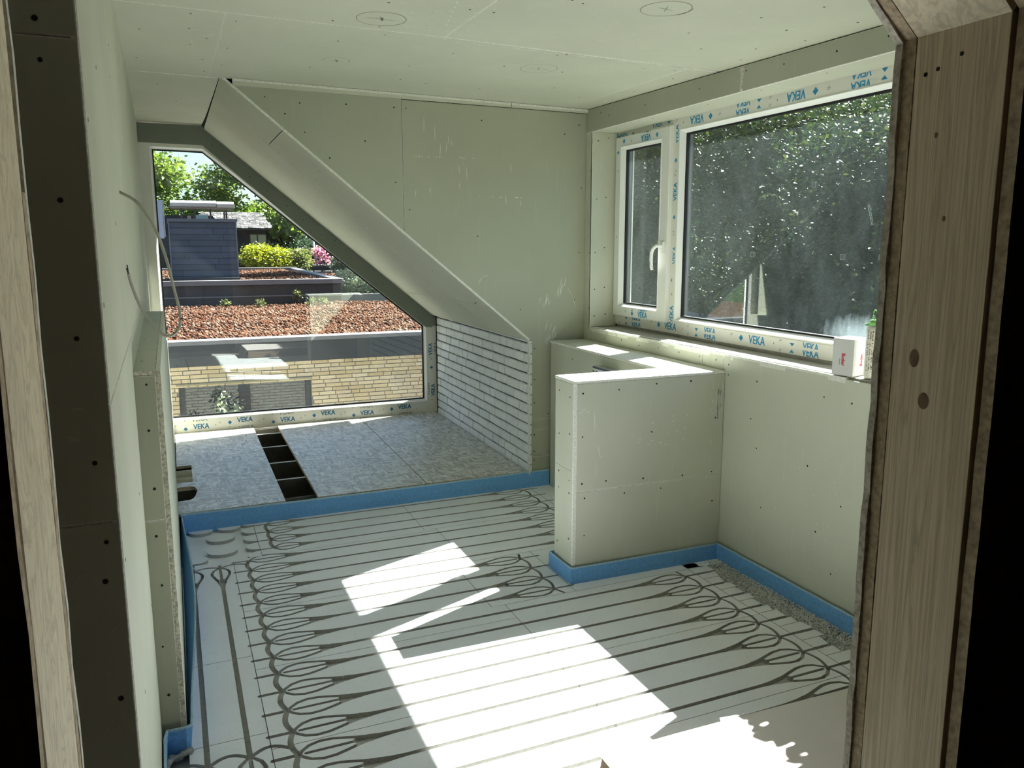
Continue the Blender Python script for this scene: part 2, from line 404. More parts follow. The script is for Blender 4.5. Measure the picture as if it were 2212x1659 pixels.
ws = G().box(-1.7, xL(1.5) - .003, 1.504, 1.60, -.1, 2.6).build('wall_left_end', [OSB_DARK], kind='structure', label='dark green plasterboard end of the left wall beside the doorway', cat='wall')
sp = lambda x, z: (x, 1.49, z)
for z0, z1 in ((-.1, 1.084), (1.084, 1.866), (1.866, 2.48)):  # three boards
    rect_board(ws, sp, -1.2, xL(1.49) - .001, z0, z1, (0, -1, 0), .001)
screws(ws, [(x, 1.4898, z) for x, z in [(-.165, 1.89), (-.163, 1.83), (-.153, 1.62), (-.148, 1.4), (-.138, 1.19), (-.131, 1.05), (-.138, .98), (-.13, .76), (-.128, .56), (-.16, .4)]], (0, -1, 0), .0042)

lw = empty('wall_low', (0, 0, 0), 'low boxed plasterboard wall with exposed board edges along the left wall', 'wall', kind='structure')
G().box(-.16, -.0585, 2.543, 4.85, 0, 1.181).build('core_frame', [OSB_DARK], lw)
fp = lambda x, z: (x, 2.53, z)
rect_board(lw, fp, xL(2.53) - .03, -.0585, .0, .747, (0, -1, 0), .001, mats=[GREEN_SHADE, CORE])
rect_board(lw, fp, xL(2.53) - .03, -.0585, .747, 1.1815, (0, -1, 0), .001, mats=[GREEN_SHADE, CORE])
for a, b in ((2.53, 3.03), (3.03, 4.60), (4.60, 4.85)):
    rect_board(lw, lambda u, v: (v, u, 1.195), a, b, -.172, -.0585, (0, 0, 1), .001, mats=[GREEN, CORE_B])
edge = [(-.0450, 2.530 + rnd.uniform(-.002, .002), z / 20 * 1.195) for z in range(21)]
rb = G().prism([(-.0455, 2.532, 0), (-.0455, 4.85, 0), (-.0455, 4.85, 1.195), (-.0455, 2.532, 1.195)], (1, 0, 0), .0128, .0012, 0, 1)
rb.build('gypsum_board', [GREEN, CORE], lw)
g = G(); prev = None                     # rough cut edge of the side board, facing the doorway
for i in range(61):
    z = i / 60 * 1.195; a = rnd.uniform(-.0018, .0012); b = rnd.uniform(-.0012, .0022)
    g.v += [(-.0590 + a, 2.5305 + rnd.uniform(-.0015, .001), z), (-.0460 + b * .4, 2.5295 + rnd.uniform(-.002, .001), z)]
    if i: k = len(g.v); g.f.append([k - 4, k - 3, k - 1, k - 2]); g.m.append(0); g.sm.append(False)
g.build('cut_board_edge', [CORE_B], lw)
G().prism([(-.053, 4.85, .0), (-.055, 6.735, .0), (-.055, 6.735, .85), (-.053, 4.85, .85)], (1, 0, 0), .11, .0015, 0, 0).build('gypsum_board', BOARD, lw)
screws(lw, [(x, 2.5298, z) for x, z in [(-.085, 1.155), (-.088, 1.02), (-.085, .845), (-.09, .70), (-.085, .545), (-.096, .35), (-.09, .19)]], (0, -1, 0), .004)
screws(lw, [(-.10, 2.75, 1.1952), (-.11, 3.4, 1.1952), (-.12, 4.2, 1.1952)], (0, 0, 1), .004)

# ------------------------------------------------------------------ end wall with its sloped opening
wf = empty('wall_far', (0, 0, 0), 'green plasterboard end wall above the sloping recess', 'wall', kind='structure')
def fpt(x, z): return (x, yF(x), z)
def fback(p): return [(q[0], yF(q[0]) + .0125, q[1]) for q in p]
g = G()
g.prism(fback([(.38, 2.6), (.38, 2.40), (2.095, .985), (2.095, -.1), (2.75, -.1), (2.75, 2.6)]), (0, -1, 0), .09, 0, 0, 0)
g.build('wall_core', [OSB_DARK], wf)
NF = (.022, -1, 0)
zt = 2.355
zt_ = lambda x: 2.364 - .0060 * (x - .35)
sl = lambda x: lerp(2.405, .952, (x - .30) / 1.76)
board(wf, [fpt(x, z) for x, z in [(.352, zt_(.35)), (1.262, sl(1.262)), (1.264, zt_(1.26))]], NF, .0125, .0014, [GREEN_SHADE, CORE])
board(wf, [fpt(x, z) for x, z in [(1.268, zt_(1.26) - .003), (1.265, sl(1.265) + .003), (2.0555, .955), (2.0565, .448), (2.47, .448), (2.47, zt_(2.47) - .003)]], NF, .0125, .0014, [GREEN_SHADE, CORE])
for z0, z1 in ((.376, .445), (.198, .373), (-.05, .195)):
    board(wf, [fpt(2.058, z0), fpt(2.47, z0), fpt(2.47, z1), fpt(2.058, z1)], NF, .0125, .0028, [GREEN_SHADE, CORE])
tr = G()
for x0, x1 in ((.36, 1.93), (1.935, 2.46)):
    tr.hexa([(x0, yF(x0) - .022, zt_(x0)), (x1, yF(x1) - .022, zt_(x1)), (x1, yF(x1), zt_(x1)), (x0, yF(x0), zt_(x0)),
             (x0, yF(x0) - .022, cz(x0, 4.65) - .008), (x1, yF(x1) - .022, cz(x1, 4.65) - .008), (x1, yF(x1), cz(x1, 4.65) - .004), (x0, yF(x0), cz(x0, 4.65) - .004)], 0)
    tr.hexa([(x0, yF(x0) - .0255, cz(x0, 4.65) - .014), (x1, yF(x1) - .0255, cz(x1, 4.65) - .014), (x1, yF(x1), cz(x1, 4.65) - .014), (x0, yF(x0), cz(x0, 4.65) - .014),
             (x0, yF(x0) - .0255, cz(x0, 4.65) - .002), (x1, yF(x1) - .0255, cz(x1, 4.65) - .002), (x1, yF(x1), cz(x1, 4.65) - .002), (x0, yF(x0), cz(x0, 4.65) - .002)], 1)
tr.build('trim_1', [GREEN, CORE], kind='structure', label='plasterboard strip with white cut edge under the ceiling of the end wall', cat='trim')
screws(wf, [(x, yF(x) - .0003, z) for x, z in [(.52, 2.32), (.62, 2.24), (.70, 2.30), (.72, 2.15), (.95, 2.31), (1.05, 2.12), (1.22, 2.31), (1.29, 2.31), (.85, 2.02), (1.22, 1.9), (1.1, 1.75), (1.3, 1.75), (1.75, 2.27), (2.3, 2.22), (2.4, 2.28), (2.42, 1.9), (1.7, 1.2), (1.72, 1.6), (2.0, 1.15), (2.41, 1.5), (2.38, 1.2),
    (2.1, .9), (2.1, .7), (2.1, .55), (2.2, .47), (2.1, .34), (2.23, .35), (2.1, .23), (2.24, .22), (2.1, .17), (2.25, .17)]], NF, .0042)

# sloped soffit of the recess
sf = empty('ceiling_slope', (0, 0, 0), 'sloping plasterboard soffit over the window recess', 'ceiling', kind='structure')
NS = Vector((-.636, 0, -.772))
sq = lambda s0, s1, ya, yb: [S(s0, ya(s0)), S(s1, ya(s1)), S(s1, yb(s1)), S(s0, yb(s0))]
near = lambda s: yF(lerp(.30, 2.06, s)) - .001
seam = lambda s: 5.30 + .12 * abs(s - .5)
far = lambda s: yW(lerp(.3, 2.06, s)) - .0
shf = lambda f, d: (lambda s: f(s) + d)
e2 = .0008
board(sf, sq(.0, .172, near, shf(seam, -e2)), NS, .0125, .0018)
board(sf, sq(.174, .845, near, shf(seam, -e2)), NS, .0125, .0018)
board(sf, sq(.847, 1., near, shf(seam, -e2)), NS, .0125, .0018)
board(sf, sq(.0, .855, shf(seam, e2), far), NS, .0125, .0012)
board(sf, sq(.857, 1., shf(seam, e2), far), NS, .0125, .0012)
g = G().prism([S(-.12, 4.70, -.0126), S(1.02, 4.78, -.0126), S(1.02, 7.02, -.0126), S(-.12, 7.02, -.0126)], NS, .16, 0, 0, 0); g.build('roof_core', [plain('roof_void', (.035, .036, .032), .95, .1)], sf)
scr = [S(s, y, .0002) for s, y in [(.06, 4.9), (.12, 5.1), (.3, 4.9), (.32, 5.2), (.5, 4.9), (.55, 5.6), (.7, 5.0), (.8, 6.2), (.3, 6.3), (.5, 6.4), (.66, 6.45), (.93, 5.2), (.9, 4.9)]]
screws(sf, scr, NS, .004)
# upstand between soffit and window frame, its shade put into the board colour
up = empty('trim_2', (0, 0, 0), 'plasterboard upstand in a shade-darkened colour framing the top of the end window', 'trim', kind='structure')
NW = (.014, -1, 0)
yu = lambda x: yW(x) - .012
U = lambda x, z: (x, yu(x), z)
board(up, [U(-.17, 2.29), U(.285, 2.285), U(.285, 2.43), U(-.17, 2.43)], NW, .0125, .0004, [GREEN_DEEP_SHADE, CORE])
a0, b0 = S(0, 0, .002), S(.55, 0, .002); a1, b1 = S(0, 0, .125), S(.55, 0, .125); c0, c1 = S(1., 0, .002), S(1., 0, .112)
board(up, [U(.2852, 2.43), U(a0[0], a0[2]), U(b0[0], b0[2]), U(b1[0], b1[2]), U(.2852, 2.285)], NW, .0125, .001, [GREEN_DEEP_SHADE, GREEN_DEEP_SHADE])
board(up, [U(b0[0] + .002, b0[2] - .002), U(2.09, .925), U(2.09, .86), U(c1[0] + .02, c1[2] - .02), U(b1[0] + .002, b1[2] - .002)], NW, .0125, .001, [GREEN_DEEP_SHADE, GREEN_DEEP_SHADE])
screws(up, [(q[0], yu(q[0]) - .0002, q[2]) for q in [S(s, 0, .06) for s in (.05, .12, .2, .27, .35, .42, .5, .56, .63, .7, .78, .86)]], NW, .004)

# brick cheek
wb = G().hexa([(xB(4.66) + .012, 4.70, -.1), (xB(4.66) + .1, 4.70, -.1), (xB(6.9) + .1, 6.9, -.1), (xB(6.9) + .012, 6.9, -.1), (xB(4.66) + .012, 4.70, .98), (xB(4.66) + .1, 4.70, .98), (xB(6.9) + .1, 6.9, .98), (xB(6.9) + .012, 6.9, .98)]).build(
    'wall_brick', [plain('grey_mortar', (.16, .16, .155), .95, .1, .2, 60)], kind='structure', label='whitewashed brick cheek wall of the window recess', cat='wall')
BRICKW = [plain('whitewashed_brick_%d' % i, c, .85, .2, .07, 40) for i, c in enumerate([(.80, .80, .79), (.76, .76, .755), (.83, .825, .81), (.78, .775, .76)])]
rb_ = random.Random(11); hh = .0655; nb = 0
for r in range(14):
    z0 = .10 + r * hh - .012; z1 = z0 + hh - .0095; z1 = min(z1, .956 - rb_.uniform(0, .006) - .0)
    z0 = max(z0, .085)
    if z1 - z0 < .012: continue
    y = 4.668 - rb_.choice((0, .055, .11, .165, .03))
    while y < 6.72:
        L = .108 if rb_.random() < .22 else .212
        ya, yb = max(y, 4.668), min(y + L, 6.725)
        if yb - ya > .015:
            dx = rb_.uniform(-.0015, .002); t = rb_.uniform(-.0018, .0018)
            ch = .004
            G().prism([(xB(ya) + dx, ya, z0 + t), (xB(yb) + dx, yb, z0 - t), (xB(yb) + dx, yb, z1 - t), (xB(ya) + dx, ya, z1 + t)], (-1, 0, 0), .02, ch, 0, 0).build('brick', [rb_.choice(BRICKW)], wb)
        y += L + .0095
board(wb, [(2.052, 4.653, .085), (2.052, 4.668, .085), (2.052, 4.668, .952), (2.052, 4.653, .952)], (-1, 0, 0), .006, .001, [CORE, CORE], 'corner_bead')

# ------------------------------------------------------------------ end window (window_1)
def wp(x, z, d=0.): return (x, yW(x) + d, z)
w1 = empty('window_1', (0, 0, 0), 'large white end window with a sloping top edge and taped frame', 'window', kind='structure')
outer = [(-.165, .085), (2.095, .085), (2.095, .905), (.275, 2.318), (-.165, 2.322)]
inn = [(-.085, .200), (2.006, .200), (2.006, .868), (.285, 2.262), (-.085, 2.266)]
bead = [(-.066, .219), (1.987, .219), (1.987, .860), (.278, 2.243), (-.066, 2.247)]
G().loops([[wp(*p, .075) for p in outer], [wp(*p) for p in outer], [wp(*p) for p in inn], [wp(*p, .006) for p in inn]], 0).build('frame', [FILM], w1)
gk = [(x + (.008 if x < 1 else -.008) * (1 if abs(x - .278) > .01 else .3), z + (.008 if z < 1 and z < .5 else -.008)) for x, z in bead]
G().loops([[wp(*p, .006) for p in inn], [wp(*p, .003) for p in inn], [wp(*p, .034) for p in bead], [wp(*p, .075) for p in bead]], 0).build('glazing_bead', [BEAD], w1)
G().loops([[wp(*p, .028) for p in bead], [wp(*p, .030) for p in gk], [wp(*p, .05) for p in gk]], 0).build('gasket', [GASKET], w1)
G().prism([wp(*p, .036) for p in gk], (0, -1, 0), .004, 0, 0, 0).build('pane', [GLASS], w1)
pr = Print(wp(0, .147, 0), (1, .014, 0), (0, 0, 1), (0, -1, 0))
for k, x in enumerate((.145, .475, .81, 1.14, 1.47, 1.80)):
    if k % 2 == 0:
        pr.word('VEKA', x, -.026, .040); pr.word('VEKA', x - .01, .034, .040, .0, .32, 1)
    else:
        pr.word('VEKA', x, .0, .040); pr.word('VEKA', x + .01, -.044, .040, .55, .9, 1)
    pr.diamond(x - .115, .006 if k % 2 else -.02, .016); pr.cross(x - .19, .01, .008); pr.cross(x - .12, .045 if k % 2 == 0 else -.03, .006); pr.quad(x + .105, x + .111, -.01, .002, 1)
pr.build(w1, [INK_D, GREYINK, FILM])
pr = Print(wp(2.05, .18, -.0), (0, 0, 1), (-1, 0, 0), (0, -1, 0))
for k, b in enumerate((.115, .475)):
    pr.word('VEKA', b, -.028 + .018 * k, .036); pr.word('VEKA', b + .01, .02 - .062 * k, .036, .0 if k == 0 else .5, .4 if k == 0 else 1., 1)
    pr.diamond(b + .2, .0, .014); pr.cross(b + .29, .012, .009); pr.quad(b - .09, b - .082, -.006, .006, 1)
pr.build(w1, [INK_D, GREYINK, FILM])

# ------------------------------------------------------------------ right wall, reveal, sill and window_2
wr = G()
wr.box(XR + .0125, XR + .30, .9, 4.80, -.1, 1.012); wr.box(XR + .0125, XR + .30, .9, 4.80, 2.245, 2.62); wr.box(XR + .0125, XR + .30, 4.615, 4.80, 1.0, 2.3); wr.box(XR + .0125, XR + .30, .9, 1.70, 1.0, 2.3)
wr = wr.build('wall_right', [OSB_DARK], kind='structure', label='green plasterboard wall below and above the long window', cat='wall')
NR = (-1, 0, 0)
rp = lambda y, z: (XR, y, z)
YE = yF(XR)
rect_board(wr, rp, .95, 3.222, -.05, 1.020, NR, .0012)
rect_board(wr, rp, 3.224, 3.392, .935, 1.020, NR, .0016); rect_board(wr, rp, 3.396, 4.605, .935, 1.020, NR, .0016)
for ya, yb in ((3.185, YE), (.95, 3.170)): board(wr, [rp(ya, 2.232), rp(yb, 2.232), rp(yb, cz(XR, yb) - .0045), rp(ya, cz(XR, ya) - .0045)], NR, .0125, .0026, [GREEN_SHADE, CORE])
rect_board(wr, rp, 4.603, YE, .93, 2.2325, NR, .0008); rect_board(wr, rp, .95, 1.70, 1.02, 2.2325, NR, .0008)
G().hexa([(XR + .002, 3.174, 2.235), (XR + .012, 3.174, 2.235), (XR + .012, 3.182, 2.235), (XR + .002, 3.182, 2.235), (XR - .0012, 3.160, 2.345), (XR + .012, 3.160, 2.345), (XR + .012, 3.194, 2.345), (XR - .0012, 3.194, 2.345)]).build('joint_filler', [CORE_B], wr)
rect_board(wr, lambda x, z: (x, 4.602, z), XR, XR + .19, 1.03, 2.2325, (0, -1, 0), .0, ch=.003)
rect_board(wr, lambda x, y: (x, y, 2.2310), XR, XR + .19, 3.0, 4.602, (0, 0, -1), .001, ch=.003)
rect_board(wr, lambda x, y: (x, y, 2.2310), XR, XR + .19, 1.70, 3.0, (0, 0, -1), .001, ch=.003)
for (z, a, b, nn) in ((1.0215, XR, XR + .0135, 0),):
    pass
screws(wr, [(XR - .0003, y, z) for y, z in [(2.97, .93), (2.55, .93), (2.95, .62), (2.9, .35), (2.55, .35), (2.62, .62), (2.4, .93), (2.42, .5), (3.18, .98), (3.18, .93), (3.28, .99), (3.42, .99), (3.6, .99), (3.8, .99), (4.0, .98), (4.2, .99), (4.4, .98), (2.35, 2.29), (2.6, 2.29), (2.9, 2.3), (3.15, 2.32), (3.5, 2.3), (4.0, 2.3), (4.4, 2.3), (4.5, 2.33), (4.62, 2.0), (4.62, 1.5), (4.62, 1.15), (3.0, .75), (2.45, .2)]], NR, .0042)
screws(wr, [(x, 4.6018, z) for x, z in [(2.49, 2.18), (2.56, 2.2), (2.485, 1.83), (2.55, 1.84), (2.48, 1.5), (2.545, 1.53), (2.48, 1.27), (2.55, 1.28), (2.48, 1.1), (2.56, 1.11)]], (0, -1, 0), .0042)
screws(wr, [(2.5, y, 2.2308) for y in (2.35, 2.7, 3.1, 3.5, 4.0, 4.4)], (0, 0, -1), .0042)
GREY_SILL = plain('dusty_gypsum_sill', (.40, .385, .35), .75, .3, .12, 22)
sill = G().box(XR + .014, XR + .20, 1.70, 4.60, 1.012, 1.030, 0).box(XR + .195, XR + .24, 1.70, 4.60, 1.012, 1.052).build('window_sill', [GREY_SILL], wr)
g = G(); ys = np.linspace(2.44, 4.60, 40)
for (xa, xb, zt_) in ((XR - .0003, XR + .0128, 1.0275), (XR + .0145, XR + .030, 1.0315)):
    rings = []
    for y in ys:
        j = rnd.uniform(-.0012, .0012); rings.append([(xa + j, y, 1.005), (xb, y, 1.005), (xb, y, zt_ + j * .5), (xa + j, y, zt_ + j * .5)])
    g.loops(rings, 0, True, False, True)
g.build('board_edge', [CORE], wr)

w2 = empty('window_2', (0, 0, 0), 'long white window with opening sash and dusty panes facing the trees', 'window', kind='structure')
XW = 2.632
def rring(y0, y1, z0, z1, x): return [(x, y0, z0), (x, y1, z0), (x, y1, z1), (x, y0, z1)]
fr = G(); Y0, Y1, Z0, Z1 = 1.70, 4.605, 1.048, 2.240
fr.box(XW, XW + .068, Y0, Y1, Z0, 1.122); fr.box(XW, XW + .068, Y0, Y1, 2.172, Z1); fr.box(XW, XW + .068, 4.52, Y1, 1.122, 2.172); fr.box(XW, XW + .068, 3.925, 4.03, 1.122, 2.172); fr.box(XW, XW + .068, Y0, 1.79, 1.122, 2.172)
fr.box(XW - .0025, XW, Y0, Y1, 1.112, 1.116)
fr.build('frame', [FILM], w2)
def glazing(par, y0, y1, z0, z1, xf, glass):
    G().loops([rring(y0, y1, z0, z1, xf - .0), rring(y0, y1, z0, z1, xf - .0035), rring(y0 + .004, y1 - .004, z0 + .004, z1 - .004, xf - .0045), rring(y0 + .021, y1 - .021, z0 + .021, z1 - .021, xf + .028), rring(y0 + .021, y1 - .021, z0 + .021, z1 - .021, xf + .040), rring(y0 + .0205, y1 - .0205, z0 + .0205, z1 - .0205, xf + .075)], [0, 0, 0, 0, 1]).build('glazing_bead', [BEAD, DARKF], par)
    G().loops([rring(y0 + .0205, y1 - .0205, z0 + .0205, z1 - .0205, xf + .0262), rring(y0 + .029, y1 - .029, z0 + .029, z1 - .029, xf + .028), rring(y0 + .029, y1 - .029, z0 + .029, z1 - .029, xf + .05)], 0).build('gasket', [GASKET], par)
    G().box(xf + .036, xf + .040, y0 + .021, y1 - .021, z0 + .021, z1 - .021).build('pane', [glass], par)
glazing(w2, 1.79, 3.925, 1.122, 2.172, XW, GLASS_D)
sa = G().loops([rring(3.988, 4.590, 1.106, 2.200, XW), rring(3.988, 4.590, 1.106, 2.200, XW - .020), rring(3.992, 4.586, 1.110, 2.196, XW - .024), rring(4.066, 4.526, 1.163, 2.142, XW - .024), rring(4.066, 4.526, 1.163, 2.142, XW + .04)], 0).build('sash', [PVC], w2)
glazing(sa, 4.066, 4.526, 1.163, 2.142, XW - .024, GLASS_D)
hd = G().prism([(XW - .0245, y, z) for y, z in ((4.012, 1.50), (4.042, 1.50), (4.042, 1.565), (4.012, 1.565))], NR, .010, .003, 0, 0)
hd.v = [(x - .010, y, z) for x, y, z in hd.v]
pth = [(XW - .030, 4.027, 1.543), (XW - .050, 4.027, 1.544), (XW - .066, 4.034, 1.541), (XW - .074, 4.052, 1.527), (XW - .076, 4.066, 1.500), (XW - .074, 4.072, 1.462), (XW - .072, 4.070, 1.425), (XW - .070, 4.064, 1.405)]
hd.tube(pth, [.011, .0105, .0105, .0105, .0105, .010, .0095, .008], 12)
hd.build('handle', [BEAD], sa)
pr = Print((XW - .0, 0, 1.084), (0, -1, 0), (0, 0, 1), NR)
for k, y in enumerate((4.34, 3.965, 3.59, 3.208, 2.84, 2.46, 2.08)):
    if k % 2: pr.word('VEKA', -y, -.018, .041); pr.diamond(-y - .12, .002, .017); pr.cross(-y - .2, .012, .010); pr.quad(-y + .12, -y + .126, -.004, .006, 1)
    else:
        pr.word('VEKA', -y, .004, .034, .30, 1.); pr.word('VEKA', -y, -.034, .036, .0, .72); pr.diamond(-y - .12, .016, .016, -1); pr.diamond(-y - .12, -.03, .016, 1); pr.cross(-y - .2, .02, .009); pr.cross(-y - .2, -.026, .009)
pr.build(w2)
pr = Print((XW - .0, 0, 2.206), (0, 1, 0), (0, 0, -1), NR)
for k, y in enumerate((4.545, 4.16, 3.775, 3.395, 3.025, 2.65, 2.27, 1.9)):
    if k % 2 == 0: pr.word('VEKA', y, -.018, .041); pr.diamond(y - .12, .002, .017); pr.cross(y - .2, .0, .010); pr.quad(y + .12, y + .126, -.004, .006, 1)
    else:
        pr.word('VEKA', y, .004, .036, .0, .68); pr.word('VEKA', y, -.032, .036, .30, 1.); pr.diamond(y - .12, .02, .016, -1); pr.diamond(y - .12, -.024, .016, 1); pr.cross(y - .2, .016, .009); pr.cross(y - .2, -.02, .009)
pr.build(w2)
pr = Print((XW - .0, 4.553, 0), (0, 0, -1), (0, -1, 0), NR)      # far stile, reading downwards
for k, z in enumerate((2.02, 1.68, 1.36, 1.16)):
    pr.word('VEKA', -z, -.004, .030); pr.word('VEKA', -z + .01, .026, .030, .0, .35, 1)
    pr.diamond(-z - .13, .008, .013); pr.cross(-z - .2, .008, .009); pr.cross(-z + .12, .0, .006)
pr.build(w2)
pr = Print((XW - .0, 3.957, 0), (0, 0, 1), (0, 1, 0), NR)        # mullion, reading upwards
for k, z in enumerate((1.155, 1.49, 1.84, 2.15)):
    pr.word('VEKA', z, -.016, .034, .0 if k != 1 else .35, 1. if k != 3 else .7); pr.diamond(z - .14, .002, .014, 0 if k != 1 else 1); pr.cross(z - .22, .004, .009); pr.quad(z + .11, z + .118, -.004, .004, 1)
pr.build(w2)
pr = Print((XW - .0247, 0, 2.170), (0, 1, 0), (0, 0, -1), NR)    # sash top
pr.word('VEKA', 4.24, -.012, .036); pr.word('VEKA', 4.24, -.03, .036, .75, 1., 1); pr.diamond(4.12, .004, .015); pr.diamond(4.49, .0, .015); pr.cross(4.40, .004, .010)
pr.build(sa)
pr = Print((XW - .0247, 0, 1.135), (0, -1, 0), (0, 0, 1), NR)    # sash bottom
pr.word('VEKA', -4.23, -.022, .036); pr.word('VEKA', -4.23, .018, .034, .0, .36); pr.diamond(-4.35, -.004, .014); pr.diamond(-4.35, .02, .010, -1); pr.cross(-4.43, .006, .008)
pr.build(sa)
pr = Print((XW - .0247, 4.558, 0), (0, 0, -1), (0, -1, 0), NR)
pr.diamond(-2.11, 0, .013); pr.cross(-2.0, .0, .008); pr.cross(-1.6, .0, .007)
pr.build(sa)

# ------------------------------------------------------------------ half-height partition and pipe box
hw = G().box(1.645, 2.4485, 3.213, 3.387, -.03, .934).build('wall_half', [OSB_DARK], kind='structure', label='half-height plasterboard partition with sunlit white top', cat='wall')
rect_board(hw, lambda x, z: (x, 3.200, z), 1.643, 2.449, .0, .431, (0, -1, 0), .001, ch=.003); rect_board(hw, lambda x, z: (x, 3.200, z), 1.643, 2.449, .431, .9345, (0, -1, 0), .001, ch=.003)
rect_board(hw, lambda y, z: (1.630, y, z), 3.206, 3.394, .0, .531, NR, .001, ch=.003); rect_board(hw, lambda y, z: (1.630, y, z), 3.206, 3.394, .531, .9345, NR, .001, ch=.003)
rect_board(hw, lambda x, z: (x, 3.400, z), 1.643, 2.20, .0, .9345, (0, 1, 0), .001)
rect_board(hw, lambda x, y: (x, y, .9480), 1.630, 2.449, 3.200, 3.398, (0, 0, 1), .0, ch=.002, mats=[CORE, CORE])
G().box(1.6305, 1.6445, 3.2005, 3.2125, 0, .947).build('corner_edge', [CORE], hw)
screws(hw, [(x, 3.1998, z) for x, z in [(1.675, .89), (1.86, .895), (2.06, .91), (2.25, .91), (1.675, .69), (1.675, .47), (1.80, .47), (2.0, .46), (2.22, .45), (2.39, .45), (2.04, .68), (1.69, .40), (2.1, .40), (1.69, .22), (2.40, .72), (2.40, .30), (1.9, .40)]], (0, -1, 0), .0045)
screws(hw, [(1.6298, y, z) for y, z in [(3.35, .885), (3.24, .87), (3.35, .68), (3.24, .70), (3.24, .48), (3.35, .50), (3.24, .42), (3.35, .42), (3.24, .20), (3.36, .15)]], NR, .0045)
lg = G().box(2.215, 2.4485, 3.402, 4.66, -.03, .934).build('wall_ledge', [OSB_DARK], kind='structure', label='boxed plasterboard pipe ledge between end wall and half-height partition', cat='wall')
rect_board(lg, lambda y, z: (2.2015, y, z), 3.401, 4.655, .0, .9345, NR, .001); 
rect_board(lg, lambda x, y: (x, y, .948), 2.1985, 2.449, 3.399, 4.005, (0, 0, 1), .0006, ch=.002, mats=[CORE, CORE]); rect_board(lg, lambda x, y: (x, y, .948), 2.1985, 2.449, 4.007, 4.665, (0, 0, 1), .0006, ch=.002, mats=[GREEN, CORE])
screws(lg, [(2.2012, y, z) for y, z in [(4.35, .87), (4.05, .87), (3.75, .84), (3.6, .89), (4.4, .6)]], NR, .0042)
fb = empty('junction_box', (2.17, 3.9, .7), 'small white box with dark top edge and black lettering fixed to the pipe ledge', 'box')
G().prism([(2.140, 3.790, .62), (2.140, 3.975, .62), (2.140, 3.975, .872), (2.140, 3.790, .872)], NR, .061, .002, 0, 0).build('body', [WHITE_CARD], fb)
G().prism([(2.1390, 3.788, .8725), (2.1390, 3.977, .8725), (2.1390, 3.977, .883), (2.1390, 3.788, .883)], NR, .062, 0, 0, 1).build('lid', [plain('dark_blue_card', (.06, .065, .11), .5), plain('grey_card', (.42, .42, .42), .6)], fb)
pr = Print((2.140, 0, .82), (0, -1, 0), (0, 0, 1), NR); pr.word('BCC', -3.93, .0, .040, mi=0); pr.build(fb, [plain('black_print', (.02, .02, .025), .6)])

# ------------------------------------------------------------------ floor of milled gypsum-fibre boards
SH = lambda x, y: y + .022 * (x - .2)     # the boards run very slightly askew to the wall grid
fl = G().box(-1.7, 3.0, .60, 4.66, -.26, -.0225).build('floor', [FIBRE_CUT_SHADE], kind='structure', label='pale gypsum fibre heating floor with milled pipe grooves', cat='floor')
PITCH = .1306; ROW = lambda k: 2.359 + PITCH * k
SEGS = []                                 # (x0, y0, half-width0, x1, y1, half-width1)
def groove(P, hw):
    hw = hw if isinstance(hw, (list, tuple)) else [hw] * len(P)
    for i in range(len(P) - 1): SEGS.append((*P[i], hw[i], *P[i + 1], hw[i + 1]))
def lens(xn, y, d, tr=lambda a, b: (a, b), L=.30, h=.047, lw=.0068, mid=True):
    dx = [0, .012, .035, .07, .11, .15, .185, .22, .26, .30]; dy = [0, .016, .036, .047, .044, .032, .020, .010, .003, 0]
    k = L / .30
    for s in (1, -1): groove([tr(xn + d * a * k, y + s * b * h / .047) for a, b in zip(dx, dy)], [.008] + [lw] * 5 + [.0075, .0085, .009, .0085])
    groove([tr(xn + d * .185 * k, y), tr(xn + d * .22 * k, y), tr(xn + d * .26 * k, y), tr(xn + d * .31 * k, y)], [.017, .0205, .0125, .0085])
    if mid: groove([tr(xn + d * .022 * k, y), tr(xn + d * .19 * k, y)], lw * .95)
def chain(x, y0, y1, b, tr=lambda a, b: (a, b), hw=.0095):
    groove([tr(x + b * math.sin(math.pi * t / 8), lerp(y0, y1, t / 8)) for t in range(9)], hw)
for k in range(-6, 18):
    y = ROW(k); up_ = k >= 14
    xn = .405 if up_ else .268
    x0 = xn + (.21 if up_ else .29)
    lens(xn, y, 1, L=.22 if up_ else .30)
    groove([(xn, y), (.27 if up_ else .19, y)], .0078)
    chain(xn, y, y + PITCH, -.016 if not up_ else -.012) if k not in (13, 17) else None
    if k <= 5: right, node = 1.86, 2.157
    elif k <= 9: right, node = 1.23, 1.523
    else: right, node = 1.70, 1.99
    groove([(x0, y), (right + .01, y)], .0085)
    lens(node, y, -1); groove([(node, y), (node + (.10 if k > 5 else .075), y)], .0066)
    if k not in (5, 9, 17): chain(node, y, y + PITCH, .016, hw=.0066)
groove([(1.523, ROW(6)), (1.548, ROW(6) - .055)], .0066); groove([(1.523, ROW(9)), (1.536, ROW(9) + .05)], .0066); groove([(2.157, ROW(5)), (2.148, ROW(5) + .06)], .0066)
sw = lambda a, b: (b, a)
for xg in (.006, .128):                   # two grooves along the low wall
    lens(4.015, xg, -1, sw, .26, .040); groove([(xg, 3.76), (xg, 2.40)], .0088); groove([(xg, 4.0), (xg, 4.125)], .008)
    lens(2.405, xg, -1, sw, .26, .040)
for a, b in ((.006, .128), (.128, .25), (-.116, .006)):
    groove([(lerp(a, b, t / 8), 4.015 + .022 * math.sin(math.pi * t / 8)) for t in range(9)], .0066); groove([(lerp(a, b, t / 8), 2.405 + .034 * math.sin(math.pi * t / 8)) for t in range(9)], .0078)
SG = np.array(SEGS)
SG[:, 1] += .022 * (SG[:, 0] - .2); SG[:, 4] += .022 * (SG[:, 3] - .2)
